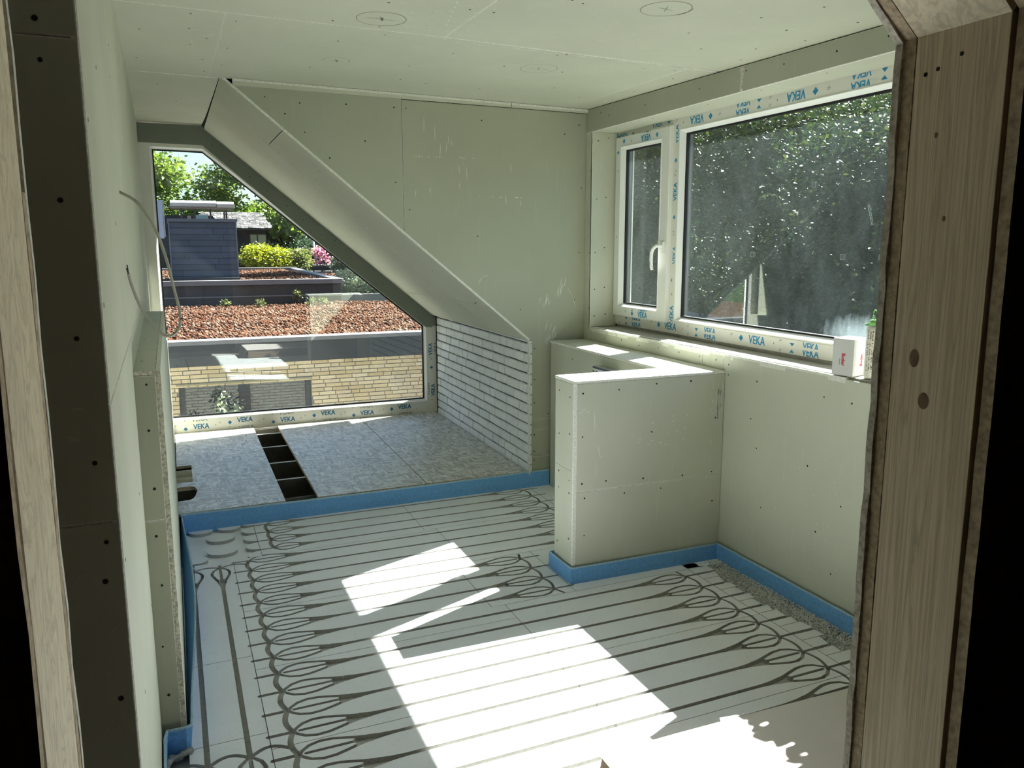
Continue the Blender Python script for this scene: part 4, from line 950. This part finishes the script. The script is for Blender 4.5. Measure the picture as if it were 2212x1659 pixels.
cnt = 0; extra = G()
for r in range(18):
    z1 = -.055 - r * CH; z0 = z1 - CH + .010
    x = -2.6 - rb_.uniform(0, .23)
    while x < 6.2:
        L = .105 if rb_.random() < .2 else .22
        xa, xb = x, x + L; x += L + .011
        if z1 < -.29:
            if xa < 0 < xb: xb = -.004
            elif xa < 1.742 < xb: xa = 1.746
            elif xa >= 0 and xb <= 1.742: continue
        if xb - xa < .02: continue
        d = rb_.uniform(-.002, .002)
        if -.35 < xa < 3.75 and r < 15 and cnt < 298:
            G().prism([(xa, 11.6 + d, z0), (xb, 11.6 + d, z0), (xb, 11.6 + d, z1), (xa, 11.6 + d, z1)], (0, -1, 0), .014, .002, 0, 0).build('brick', [YB[rb_.randrange(5)]], nb_house); cnt += 1
        else: extra.box(xa, xb, 11.6 + d, 11.614, z0, z1, rb_.randrange(5))
extra.build('brickwork', YB, nb_house, kind='stuff')
G().box(-7, 9.0, 11.56, 11.70, -.055, .235).build('fascia', [FASC], nb_house)
for a, b in ((-7, -2.4), (-2.397, -.2), (-.197, 2.05), (2.053, 3.55), (3.553, 9.0)):
    G().box(a, b, 11.545, 11.80, .235, .288).build('roof_trim', [ALU], nb_house)
G().box(8.80, 9.05, 11.545, 19.3, .235, .288).build('roof_trim', [ALU], nb_house)
G().box(-7, 8.98, 11.8, 19.3, .12, .20).build('roof_deck', [plain('roof_felt', (.075, .045, .028), .95, .1, .4, 30)], nb_house)
def gravel(name, x0, x1, y0, y1, z, n, r0, r1, parent=None, **kw):
    X = nr.uniform(x0, x1, n); Y = nr.uniform(y0, y1, n)
    X = X + .0; h = np.sin(X * 2.1 + 1) * .012 + np.sin(Y * 2.7) * .012 + nr.uniform(-.012, .02, n)
    me = pebbles(name, X, Y, z + h, nr.uniform(r0, r1, n), [GRAVEL], .7)
    if parent is not None: me.transform(__import__('mathutils').Matrix.Translation(Vector(-OFF[parent.name])))
    return link(name, me, parent, kind='stuff', **kw)
t_ = NT('roof_gravel'); ri = t_.add('ShaderNodeNewGeometry').outputs['Random Per Island']
GRAVEL = t_.surf(t_.ramp(ri, [(.0, (.028, .008, .004)), (.3, (.064, .019, .008)), (.55, (.090, .034, .016)), (.8, (.12, .066, .040)), (1., (.18, .145, .115))]), .9, .1)
gravel('roof_gravel', -1.6, 8.75, 11.82, 19.2, .21, 30000, .018, .042, nb_house)
FRD = plain('dark_window_frame', (.022, .024, .028), .4, .4)
for x0, x1, nm in ((.0, .84, 1), (.84, 1.74, 2)):
    f_ = G(); yf = 11.66
    f_.loops([[(x0, yf + .06, -1.55), (x1, yf + .06, -1.55), (x1, yf + .06, -.305), (x0, yf + .06, -.305)], [(x0, yf, -1.55), (x1, yf, -1.55), (x1, yf, -.305), (x0, yf, -.305)],
              [(x0 + .075, yf, -1.47), (x1 - .075, yf, -1.47), (x1 - .075, yf, -.335), (x0 + .075, yf, -.335)], [(x0 + .075, yf + .06, -1.47), (x1 - .075, yf + .06, -1.47), (x1 - .075, yf + .06, -.335), (x0 + .075, yf + .06, -.335)]], 0)
    wn = f_.build('window', [FRD], nb_house); G().box(x0 + .07, x1 - .07, yf + .03, yf + .034, -1.48, -.33).build('pane', [GLASS_OUT], wn)
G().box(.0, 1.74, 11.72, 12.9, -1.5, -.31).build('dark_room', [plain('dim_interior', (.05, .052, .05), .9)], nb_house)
G().box(-.03, 1.75, 11.585, 11.70, -.312, -.290).build('lintel_strip', [plain('yellow_lintel', (.28, .25, .14), .6)], nb_house)

# higher back roof of the same house, with its clad roof housing
br = empty('rear_roof', (2, 19.2, .2), 'raised dark fascia block with pale trim and gravel top behind the first roof', 'roof')
Yr = lambda x: 19.15 + .02 * x
G().hexa([(-8, 19.2, -3), (3.66, 19.25, -3), (3.9, 28.9, -3), (-8, 28.9, -3), (-8, 19.2, .66), (3.66, 19.25, .66), (3.9, 28.9, .66), (-8, 28.9, .66)]).build('fascia', [FASC], br)
G().hexa([(-8, 19.14, .40), (3.68, 19.19, .40), (3.68, 19.2, .40), (-8, 19.15, .40), (-8, 19.14, .425), (3.68, 19.19, .425), (3.68, 19.2, .425), (-8, 19.15, .425)]).build('drip_edge', [ALU], br)
G().hexa([(-8, 19.10, .67), (3.72, 19.15, .67), (3.72, 19.40, .67), (-8, 19.35, .67), (-8, 19.10, .775), (3.72, 19.15, .775), (3.72, 19.40, .775), (-8, 19.35, .775)]).build('roof_trim', [ALU], br)
G().hexa([(3.50, 19.40, .60), (3.72, 19.40, .60), (4.0, 28.9, .60), (3.78, 28.9, .60), (3.50, 19.40, .775), (3.72, 19.40, .775), (4.0, 28.9, .775), (3.78, 28.9, .775)]).build('side_trim', [ALU], br)
G().box(-8, 4.0, 28.7, 28.95, .6, .80).build('rear_trim', [ALU], br)
G().box(-8, 3.6, 19.4, 28.7, .6, .68).build('roof_deck', [plain('roof_felt_rear', (.085, .05, .03), .95, .1, .4, 20)], br)
gravel('roof_gravel', -1.4, 3.5, 19.45, 28.6, .70, 9000, .022, .05, br)
hs = empty('roof_housing', (.76, 20.6, .7), 'tall dark housing clad in horizontal boards standing on the rear roof', 'roof housing')
x0, x1 = .03, 1.48
G().box(x0 + .02, x1 - .02, 20.32, 21.9, .66, 2.08).build('housing_core', [FASC], hs)
CLAD = [plain('dark_cladding_%d' % i, c, .42, .5, .14, 5) for i, c in enumerate([(.055, .065, .092), (.064, .075, .102), (.050, .060, .080)])]
for i in range(10):
    z0 = .70 + i * .137
    xs = [x0] + sorted(rnd.uniform(x0 + .2, x1 - .2) for _ in range(1)) + [x1]
    for a, b in zip(xs[:-1], xs[1:]):
        G().prism([(a + .002, 20.30 + rnd.uniform(-.004, .004), z0), (b - .002, 20.30, z0), (b - .002, 20.31, z0 + .134), (a + .002, 20.31, z0 + .134)], (0, -1, 0), .02, .004, 0, 0).build('cladding_board', [CLAD[rnd.randrange(3)]], hs)
G().box(x0 - .03, x1 + .03, 20.25, 22.0, 2.07, 2.14).build('coping', [plain('coping_zinc', (.10, .115, .135), .4, .5)], hs)
for a in (x0 - .012, x1 - .012): G().box(a, a + .024, 20.285, 20.31, .68, 2.08).build('corner_trim', [plain('corner_zinc_%d' % (a > 1), (.13, .15, .175), .4, .5)], hs)
G().box(x0, x1, 20.0, 20.3, .74, .80).build('base_flashing', [FASC], hs)

# further flat roof on the right
fr_ = empty('far_roof', (7, 24, .2), 'low flat gravel roof with blue-grey edge behind the rear roof', 'roof')
G().box(4.5, 12, 22.6, 29.5, -3.0, .50).build('fascia', [FASC], fr_)
G().box(4.4, 12, 22.4, 22.8, .50, .62).build('roof_trim', [plain('blue_grey_trim', (.12, .17, .27), .4, .5)], fr_)
G().box(4.4, 12, 29.3, 29.6, .50, .64).build('rear_trim', [ALU], fr_)
gravel('roof_gravel', 4.5, 9.0, 22.8, 29.3, .53, 4500, .03, .055, fr_)
pg = empty('low_parapet', (5, 20.4, .2), 'pale low parapet at the right end of the first gravel roof', 'parapet')
G().box(3.75, 7.5, 20.35, 20.55, -.5, .335).build('body', [plain('cream_parapet', (.33, .31, .25), .7)], pg)

# ------------------------------------------------------------------ house with the slate roof and the white awning
bh = empty('garden_house', (1.5, 33, -3.2), 'dark boarded house with grey shingle roof seen behind the roof housing', 'house')
DARKB = plain('black_boarding', (.020, .023, .030), .7, .3, .2, 6)
G().box(-1.2, 3.46, 33.0, 38, -3.2, 2.16).build('wall', [DARKB], bh)
G().add([(-1.3, 32.4, 1.2), (2.35, 32.4, 1.2), (1.3, 32.7, 2.6), (-.1, 32.7, 2.6)], [(0, 1, 2, 3)]).prism([(-1.25, 32.6, .9), (3.2, 32.6, .9), (1.55, 32.6, 2.62), (-.05, 32.6, 2.62)], (0, -1, 0), .4, 0, 0, 0).build('gable', [DARKB], bh)
G().hexa([(1.25, 32.7, 2.10), (3.66, 32.7, 2.10), (3.60, 36, 2.62), (1.25, 36, 2.62), (1.25, 32.7, 2.16), (3.66, 32.7, 2.16), (3.60, 36, 2.86), (1.25, 36, 2.86)]).build('roof', [plain('roof_underlay', (.06, .058, .062), .9)], bh)
sh = G(); r_ = random.Random(2)
for i in range(11):
    y = 32.68 + i * .30; z = 2.165 + (y - 32.7) / 3.3 * .70
    x = 1.2 + (i % 2) * .07
    while x < 3.62:
        wd = r_.uniform(.10, .17); h = r_.uniform(.012, .035)
        sh.hexa([(x, y, z), (x + wd - .012, y, z), (x + wd - .012, y + .31, z + .066), (x, y + .31, z + .066), (x, y, z + h), (x + wd - .012, y, z + h), (x + wd - .012, y + .31, z + .078), (x, y + .31, z + .078)], r_.randrange(3)); x += wd
sh.build('shingle', [plain('grey_shingle_%d' % i, (c, c * .97, c * .98), .9, .2) for i, c in enumerate((.075, .115, .05))], bh, kind='stuff')
wn = G().box(2.86, 3.50, 32.95, 33.05, 1.05, 1.98).build('window', [FRD], bh)
for a, b in ((2.90, 3.13), (3.18, 3.46)): G().box(a, b, 32.93, 32.97, 1.08, 1.93).build('pane', [plain('sunlit_curtain_%d' % (a > 3), (.34, .32, .20), .5, .4)], wn)
wn = G().box(.98, 1.42, 32.55, 32.6, 2.42, 2.64).build('window', [plain('sky_window', (.20, .30, .36), .15, .8)], bh)
G().box(.70, .82, 32.5, 32.56, 2.44, 2.60).build('chimney_cap', [plain('pink_render', (.26, .22, .21), .8)], bh)
for x, zz in ((.44, 2.78), (.86, 2.76), (1.36, 2.74), (1.80, 2.70), (1.87, 2.72)): G().box(x, x + .055, 30.0, 30.06, -3.0, zz).build('post', [plain('brown_post_%.2f' % x, (.07, .06, .055), .8)], bh)
aw = empty('awning', (1.2, 30.3, 2.7), 'long white awning cassette on thin posts above the roof housing', 'awning')
aw_m = plain('white_awning', (.46, .46, .475), .5, .4); aw_p = plain('pinkish_awning_edge', (.22, .19, .175), .6)
G().prism([(.14, y, z) for y, z in ((30.0, 2.80), (29.9, 2.84), (29.88, 2.94), (29.98, 3.02), (31.6, 3.02), (31.6, 2.80))], (-1, 0, 0), 1.44, .0, 0, 0).build('cassette', [aw_m], aw)
G().prism([(1.60, y, z) for y, z in ((30.0, 2.78), (29.9, 2.82), (29.88, 2.92), (29.98, 3.00), (31.6, 3.00), (31.6, 2.78))], (-1, 0, 0), .55, .0, 0, 0).build('cassette', [aw_m], aw)
G().box(.14, 2.15, 29.95, 31.5, 2.755, 2.80).build('valance', [aw_p], aw)
wp_ = empty('white_panel', (-.4, 31, 1), 'narrow pale blue-white upright panel at the left edge of the end window view', 'panel')
G().box(-1.0, -.10, 28.0, 28.05, 1.75, 2.92).build('sheet', [plain('pale_blue_panel', (.44, .54, .64), .5)], wp_); G().box(-.09, -.06, 27.98, 28.03, 1.8, 2.9).build('edge_rail', [aw_m], wp_)
G().box(-1.0, -.95, 28.06, 28.1, -3.2, 1.9).build('post', [DARKB], wp_)
ps = empty('flag_post', (4.95, 31, -3.2), 'thin white post behind the pink flowering bush', 'post')
G().tube([(4.95, 31, -3.2), (4.95, 31, 1.95)], .035, 8).build('pole', [aw_m], ps)
dk = empty('dark_shed', (6, 30.4, -1), 'low dark flat shed in front of the pink flowers', 'shed')
G().box(4.52, 5.30, 29.9, 30.5, -2, .80).build('body', [DARKB], dk); G().box(4.46, 5.36, 29.8, 30.55, .80, .84).build('roof', [ALU], dk)

# ------------------------------------------------------------------ plants
def leaf_mat(name, cols, trans=.45):
    t = NT(name); r = t.add('ShaderNodeNewGeometry').outputs['Random Per Island']
    c = t.ramp(r, [(i / max(1, len(cols) - 1), q) for i, q in enumerate(cols)])
    d = t.add('ShaderNodeBsdfPrincipled', Roughness=.45); t.l.new(c, d.inputs['Base Color']); d.inputs['Specular IOR Level'].default_value = .4
    tl = t.add('ShaderNodeBsdfTranslucent'); t.l.new(t.mix(1., c, (1., 1.0, .55), 'MULTIPLY'), tl.inputs[0])
    m = t.add('ShaderNodeMixShader', i0=trans, i1=d.outputs[0], i2=tl.outputs[0]); t.l.new(m.outputs[0], t.out.inputs[0]); return t.m
def leaves(name, n, lobes, size, mat, seed, clump=40, spread=.25, flat=.5, up=.35):
    """folded leaves in clumps over a set of ellipsoid lobes (cx,cy,cz,rx,ry,rz)"""
    q = np.random.default_rng(seed); L = np.array(lobes, float)
    wts = (L[:, 3] * L[:, 4] * L[:, 5]) ** .67; wts /= wts.sum()
    nc = max(1, n // clump); li = q.choice(len(L), nc, p=wts)
    d = q.normal(size=(nc, 3)); d /= np.linalg.norm(d, axis=1)[:, None]
    rad = q.uniform(.35, 1.0, nc) ** .6
    C = L[li, :3] + d * L[li, 3:] * rad[:, None]
    N = nc * clump; ci = np.repeat(np.arange(nc), clump)
    P = C[ci] + q.normal(size=(N, 3)) * spread * np.array([1, 1, .6])
    a = q.normal(size=(N, 3)); a[:, 2] *= flat; a /= np.linalg.norm(a, axis=1)[:, None]
    nn = q.normal(size=(N, 3)); nn[:, 2] += up; b = np.cross(nn, a); b /= np.linalg.norm(b, axis=1)[:, None] + 1e-9
    c = np.cross(a, b); s = size * q.uniform(.6, 1.35, N)[:, None]
    V = np.stack([P - a * s * .5, P + b * s * .30 + c * s * .08, P + a * s * .5, P - b * s * .30 + c * s * .08], 1).reshape(-1, 3)
    k = 4 * np.arange(N)[:, None]
    F = np.concatenate([k + np.array([[0, 1, 2]]), k + np.array([[0, 2, 3]])])
    return fast_mesh(name, V, F, [mat])
BARK = plain('bark', (.045, .035, .026), .95, .1, .3, 8)
def trunk(lobes, base, seed, r=.16):
    q = random.Random(seed); g = G(); L = lobes
    top = (base[0] + q.uniform(-.3, .3), base[1], max(l[2] for l in L) * .8)
    g.tube(spline([base, (lerp(base[0], top[0], .4) + q.uniform(-.2, .2), base[1] + q.uniform(-.2, .2), lerp(base[2], top[2], .45)), top], 5), [r * (1 - .7 * i / 10) for i in range(11)], 8)
    for l in L:
        s_ = Vector(base).lerp(Vector(top), q.uniform(.35, .8)); e_ = Vector(l[:3])
        g.tube(spline([tuple(s_), tuple(s_.lerp(e_, .5) + Vector((0, 0, q.uniform(.0, .3)))), tuple(e_)], 4), [r * .42 * (1 - .75 * i / 8) for i in range(9)], 6)
    return g
PROTO = {}
def make_tree(kind, name, loc, rot, sc, label, cat, group):
    o = empty(name, loc, label, cat, group)
    o.rotation_euler = (0, 0, rot); o.scale = (sc, sc, sc)
    for pn, me in PROTO[kind]:
        c = bpy.data.objects.new(pn, me); COL.objects.link(c); c.parent = o
        if pn in ('crown', 'foliage', 'flowers'): c['kind'] = 'stuff'
    return o
def proto(kind, n, lobes, size, mat, seed, base=(0, 0, 0), r=.16, crown='crown', **kw):
    PROTO[kind] = [(crown, leaves(kind + '_crown', n, lobes, size, mat, seed, **kw)), ('trunk', trunk(lobes, base, seed, r).mesh(kind + '_trunk', [BARK]))]
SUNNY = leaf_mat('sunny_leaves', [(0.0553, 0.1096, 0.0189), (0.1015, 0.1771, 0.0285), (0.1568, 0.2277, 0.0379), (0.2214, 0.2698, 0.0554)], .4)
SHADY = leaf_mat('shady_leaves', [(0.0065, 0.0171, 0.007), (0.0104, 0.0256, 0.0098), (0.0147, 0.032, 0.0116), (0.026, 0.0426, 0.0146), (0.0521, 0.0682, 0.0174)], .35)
DARKL = leaf_mat('dark_leaves', [(0.0156, 0.039, 0.0182), (0.026, 0.0585, 0.026), (0.039, 0.078, 0.0364)], .25)
LIME = leaf_mat('lime_leaves', [(.10, .15, .012), (.24, .29, .02), (.36, .38, .03), (.48, .46, .06)], .4)
OLIVE = leaf_mat('olive_leaves', [(0.0912, 0.1254, 0.0342), (0.1482, 0.1824, 0.057), (0.228, 0.2394, 0.114)], .35)
PINK = leaf_mat('pink_petals', [(.62, .20, .46), (.75, .34, .60), (.82, .50, .70)], .3)
SILVER = leaf_mat('silvery_leaves', [(0.215, 0.2509, 0.1792), (0.3226, 0.3763, 0.2688), (0.4659, 0.5197, 0.3942)], .3)
q_ = random.Random(9)
def lob(n, R_, H0, H1, r0, r1):
    o = []
    for i in range(n):
        a = i * 2.4 + q_.uniform(-.4, .4); rr = R_ * math.sqrt((i + .5) / n); z = lerp(H0, H1, q_.random() ** .8) * (1 - .25 * rr / R_)
        s_ = q_.uniform(r0, r1); o.append((rr * math.cos(a), rr * math.sin(a), z, s_, s_, s_ * .75))
    return o
proto('oak', 64000, lob(30, 3.2, 2.6, 9.2, .9, 1.6), .19, SUNNY, 1, r=.28, clump=30, spread=.28)
proto('dense', 42000, lob(18, 2.6, 1.5, 7.8, 1.0, 1.6), .15, DARKL, 2, r=.22, clump=30, spread=.3)
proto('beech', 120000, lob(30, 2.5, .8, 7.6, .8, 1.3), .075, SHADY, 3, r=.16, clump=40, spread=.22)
TG = 'trees behind the garden house'
for (x, y, s, rt, kd, nm, lb) in [(-2.9, 44, 1.14, .3, 'oak', 'oak_tree', 'tall sunlit oak rising at the left edge of the end window view'), (5.6, 46, 1.14, 1.9, 'oak', 'oak_tree', 'rounded sunlit oak directly above the awning'), (-8.5, 50, 1.1, 1.2, 'oak', 'oak_tree', 'sunlit oak far behind, mostly hidden by the window stile'), (10.2, 48, 1.0, 4.0, 'oak', 'oak_tree', 'lower sunlit oak behind the shingle roof ridge'),
                                   (5.0, 39, .62, .5, 'dense', 'evergreen_tree', 'dark evergreen close behind the right end of the shingle roof'), (7.2, 41, .70, 2.0, 'dense', 'evergreen_tree', 'dark evergreen beyond the thin white post'), (9.6, 43, .8, 3.0, 'dense', 'evergreen_tree', 'dark evergreen furthest along the hedge, behind the sloping frame'), (1.2, 45, .80, 5.0, 'oak', 'oak_tree', 'small sunlit oak between the pale panel and the awning')]:
    make_tree(kd, nm, (x, y, -3.2), rt, s, lb, 'tree', TG)
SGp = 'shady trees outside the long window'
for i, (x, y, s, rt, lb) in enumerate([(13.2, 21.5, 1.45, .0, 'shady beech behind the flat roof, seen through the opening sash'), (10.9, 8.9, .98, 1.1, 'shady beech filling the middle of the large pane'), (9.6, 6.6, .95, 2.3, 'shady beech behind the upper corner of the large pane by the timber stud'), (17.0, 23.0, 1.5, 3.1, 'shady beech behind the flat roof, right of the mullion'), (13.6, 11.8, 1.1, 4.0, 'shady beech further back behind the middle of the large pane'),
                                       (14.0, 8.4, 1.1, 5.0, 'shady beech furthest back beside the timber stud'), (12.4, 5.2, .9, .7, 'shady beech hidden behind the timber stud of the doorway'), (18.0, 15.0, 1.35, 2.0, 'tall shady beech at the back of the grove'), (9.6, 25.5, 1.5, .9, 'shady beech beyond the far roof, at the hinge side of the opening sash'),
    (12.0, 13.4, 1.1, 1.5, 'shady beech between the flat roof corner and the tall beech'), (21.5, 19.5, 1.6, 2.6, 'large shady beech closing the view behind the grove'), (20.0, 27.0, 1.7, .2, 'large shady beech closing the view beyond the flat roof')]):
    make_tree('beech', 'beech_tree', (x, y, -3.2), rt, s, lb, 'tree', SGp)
def bush(name, n, lobes, size, mat, seed, label, cat='bush', extra=None, group=None, **kw):
    b = empty(name, (lobes[0][0], lobes[0][1], lobes[0][2] - lobes[0][5]), label, cat, group)
    off = Vector(-OFF[b.name]); from_ = __import__('mathutils').Matrix.Translation(off)
    me = leaves(name, n, lobes, size, mat, seed, **kw); me.transform(from_); c = link('foliage', me, b, kind='stuff')
    g = G()
    for l in lobes: 
        for k in range(4): g.tube([(l[0], l[1], l[2] - l[5] * 1.1), (l[0] + (k - 1.5) * l[3] * .35, l[1] + .05, l[2] + l[5] * .4)], [.02, .006], 5)
    g.build('stem', [BARK], b, kind='stuff')
    if extra:
        n2, lob2, s2, m2 = extra; me = leaves(name + '_flowers', n2, lob2, s2, m2, seed + 5, clump=14, spread=.10); me.transform(from_); link('flowers', me, b, kind='stuff')
    return b
bush('lime_bush', 5200, [(2.70, 29.6, 1.1, .42, .4, .42), (2.95, 29.7, 1.0, .3, .4, .6)], .085, LIME, 21, 'bright lime bush directly beside the roof housing', clump=16, spread=.1)
bush('lime_bush', 7000, [(3.45, 29.7, .98, .55, .4, .48), (3.25, 29.6, .8, .4, .4, .4)], .085, LIME, 22, 'wider lime bush under the garden house window', clump=16, spread=.1)
bush('olive_bush', 5200, [(4.05, 29.9, .95, .40, .4, .42), (4.35, 29.9, 1.0, .28, .4, .38)], .08, OLIVE, 23, 'olive green bush between lime bush and pink flowers', clump=16, spread=.1)
bush('rhododendron', 4200, [(4.80, 30.9, 1.0, .42, .3, .36), (5.12, 31.0, 1.05, .3, .3, .42)], .08, OLIVE, 24, 'rhododendron covered in pink flowers above the dark shed', extra=(3400, [(4.80, 30.72, .98, .38, .2, .18), (5.14, 30.75, 1.12, .24, .2, .36)], .095, PINK), clump=16, spread=.1)
bush('hedge_bush', 3600, [(5.95, 30.6, .75, .4, .4, .35), (6.6, 31, .8, .5, .4, .4)], .09, DARKL, 25, 'dark green bush right of the dark shed', clump=16, spread=.12)
bush('silver_shrub', 6500, [(4.55, 21.4, .42, .55, .35, .30), (5.1, 21.6, .35, .45, .35, .28)], .06, SILVER, 26, 'silvery leaved shrub behind the low parapet', clump=14, spread=.09)
bush('silver_shrub', 1500, [(4.35, 21.8, .72, .30, .3, .30), (5.0, 21.9, .70, .25, .3, .25)], .075, SILVER, 27, 'taller loose silvery shrub against the rear fascia corner', clump=10, spread=.07)
for i, (x, hgt) in enumerate(((.18, .38), (.52, .62), (.70, .55))):
    bush('climbing_plant', 420, [(x, 11.25, -1.35 + hgt * .8, .10, .08, hgt * .8)], .05, SILVER, 40 + i, ('short', 'tallest', 'middle-sized')[i] + ' leafy plant in front of the dark framed house window', 'plant', group='plants below the neighbouring house window', clump=6, spread=.04)
for i, (x, y, h) in enumerate(((1.75, 18.6, .18), (2.85, 18.5, .20), (3.15, 18.6, .16), (1.05, 18.9, .15), (2.6, 19.0, .34))):
    bush('roof_weed', 90, [(x, y, .22 + h * .5, .10, .06, h * .5)], .05, OLIVE, 60 + i, ('small yellow-green weed on the gravel in front of the rear fascia middle', 'bushy yellow-green weed near the rear fascia corner', 'third weed on the gravel, closest to the pale parapet', 'thin weed at the far side of the gravel roof', 'tall thin grass stalk at the rear edge of the gravel roof')[i], 'weed', group='weeds on the gravel roof', clump=6, spread=.03)

# ------------------------------------------------------------------ scuffs and scratches on the boards
def marks(name, parent, fn, n, strokes, w=.0011):
    g = G(); n = Vector(n).normalized()
    for a, b in strokes:
        A_, B2 = Vector(fn(*a)), Vector(fn(*b)); t = n.cross((B2 - A_)).normalized() * w
        o_ = n * .0005
        g.add([A_ - t * .5 + o_, (A_ + B2) / 2 - t + o_, B2 - t * .3 + o_, B2 + t * .3 + o_, (A_ + B2) / 2 + t + o_, A_ + t * .5 + o_], [tuple(range(6))])
    return g.build(name, CHALK, parent, kind='stuff')
CHALK = plain('chalky_scratch', (.72, .74, .67), .9, .1)
r_ = random.Random(33); fw = lambda x, z: (x, yF(x) - .0003, z)
st_ = []
for (x0_, x1_, z0_, z1_, k_) in ((2.13, 2.20, 1.14, 1.19, 9), (2.17, 2.28, .90, 1.03, 12), (2.24, 2.31, 1.22, 1.30, 9)):
    for i in range(k_):
        x = lerp(x0_, x1_, r_.random()); z = lerp(z0_, z1_, r_.random()); st_.append(((x, z), (x + r_.uniform(.005, .02), z + r_.uniform(.03, .075))))
st_ += [((2.33, 1.28), (2.37, 1.22)), ((2.37, 1.22), (2.39, 1.15)), ((1.72, 1.32), (1.75, 1.36)), ((1.75, 1.36), (1.79, 1.365))]
for i in range(26): x = r_.uniform(1.33, 1.7); st_.append(((x, 2.05 + r_.uniform(-.004, .004)), (x + .006, 2.052)))
for i in range(14): x = r_.uniform(1.30, 2.1); z = r_.uniform(1.75, 2.2); st_.append(((x, z), (x + r_.uniform(-.006, .006), z + r_.uniform(.02, .09))))
for i in range(9): x = r_.uniform(1.7, 2.0); st_.append(((x, 1.83), (x + .012, 1.834)))
marks('scratch_mark', wf, fw, NF, st_, .0014)
st_ = []
for i in range(60): st_.append(((2.405 + r_.uniform(-.03, .03) * r_.random(), r_.uniform(.60, .93)), (2.405 + r_.uniform(-.012, .012), r_.uniform(.60, .93)))) if False else None
for i in range(26): x = 2.418 + r_.uniform(-.018, .022); z = r_.uniform(.68, .86); st_.append(((x, z), (x + r_.uniform(-.003, .003), z + r_.uniform(.02, .06))))
for i in range(24): z = r_.uniform(.40, .93); st_.append(((2.375 + r_.uniform(-.006, .01), z), (2.378, z + .006)))
st_ += [((1.655 + .02 * i, .80 + .012 * (i % 2)), (1.67 + .02 * i, .808 + .012 * (i % 2))) for i in range(3)] + [((1.735, .80), (1.738, .70)), ((1.755, .64), (1.765, .60)), ((1.76, .60), (1.775, .585))]
for i in range(16): x = r_.uniform(1.9, 2.25); z = r_.uniform(.6, .75); st_.append(((x, z), (x + .012, z + r_.uniform(-.003, .003))))
marks('scratch_mark', hw, lambda x, z: (x, 3.1997, z), (0, -1, 0), st_, .0016)
st_ = []
for i in range(34): x = r_.uniform(.85, 1.12); y = r_.uniform(2.75, 3.26); st_.append(((x, y), (x + r_.uniform(.004, .012), y + r_.uniform(-.004, .012))))
for i in range(30): x = r_.uniform(1.0, 2.2); y = 3.33 + .03 * (x - 1) + r_.uniform(-.012, .012); st_.append(((x, y), (x + r_.uniform(.02, .07), y + .003)))
for i in range(9): y = 2.6 + i * .06; st_.append(((.92 + .012 * i, y), (.93 + .012 * i, y + .03)))
st_ += [((.12, 3.62), (.20, 3.60)), ((.16, 3.70), (.235, 3.69)), ((.20, 3.69), (.236, 3.63)), ((.15, 4.20), (.19, 4.17)), ((.16, 4.05), (.21, 4.06)), ((-.09, 5.0), (-.05, 5.0)), ((.14, 3.8), (.15, 3.86))]
marks('scratch_mark', ceil, lambda x, y: (x, y, cz(x, y) - .0002), (0, 0, -1), st_, .0016)
st_ = []
for i in range(40): z = r_.uniform(.35, 1.15); x = r_.uniform(-.19, -.12); st_.append(((x, z), (x + r_.uniform(-.004, .004), z + r_.uniform(-.003, .004)))) if r_.random() < .8 else None
marks('scratch_mark', ws, lambda x, z: (x, 1.4897, z), (0, -1, 0), st_, .0009)
st_ = [((2.2, 1.42), (2.22, 1.44)), ((2.22, 1.40), (2.24, 1.415)), ((1.7, 1.1), (1.705, 1.13)), ((2.05, 1.25), (2.10, 1.28)), ((3.0, 1.9), (3.3, 1.92))]
marks('scratch_mark', wl, lambda y, z: (xL(y) + .0002, y, z), NL, st_, .0016)
st_ = []
for i in range(36): y = r_.uniform(2.3, 3.1); z = r_.uniform(.1, .95); st_.append(((y, z), (y + r_.uniform(-.006, .006), z + r_.uniform(.004, .014))))
marks('scratch_mark', wr, lambda y, z: (XR - .0002, y, z), NR, st_, .0012)
# square sticker residues on the large pane
g = G()
for y, z in ((2.921, 1.812), (3.317, 1.50), (2.725, 1.496), (2.515, 1.497)):
    for a0, a1, b0, b1 in ((-.011, .011, -.012, -.0105), (-.011, .011, .0105, .012), (-.011, -.0095, -.012, .012), (.0095, .011, -.012, .012)):
        g.box(XW + .0352, XW + .0358, y + a0, y + a1, z + b0, z + b1)
for y, z in ((3.129, 1.813),): g.box(XW + .0352, XW + .0358, y - .010, y + .010, z - .012, z - .0105).box(XW + .0352, XW + .0358, y - .001, y + .001, z - .012, z + .014)
for i in range(7): g.box(XW + .0352, XW + .0358, 2.60 - .004 * i, 2.603 - .004 * i, 1.70 - .012 * i, 1.712 - .012 * i)
g.build('sticker_residue', [plain('pale_residue', (.42, .46, .46), .8)], w2, kind='stuff')
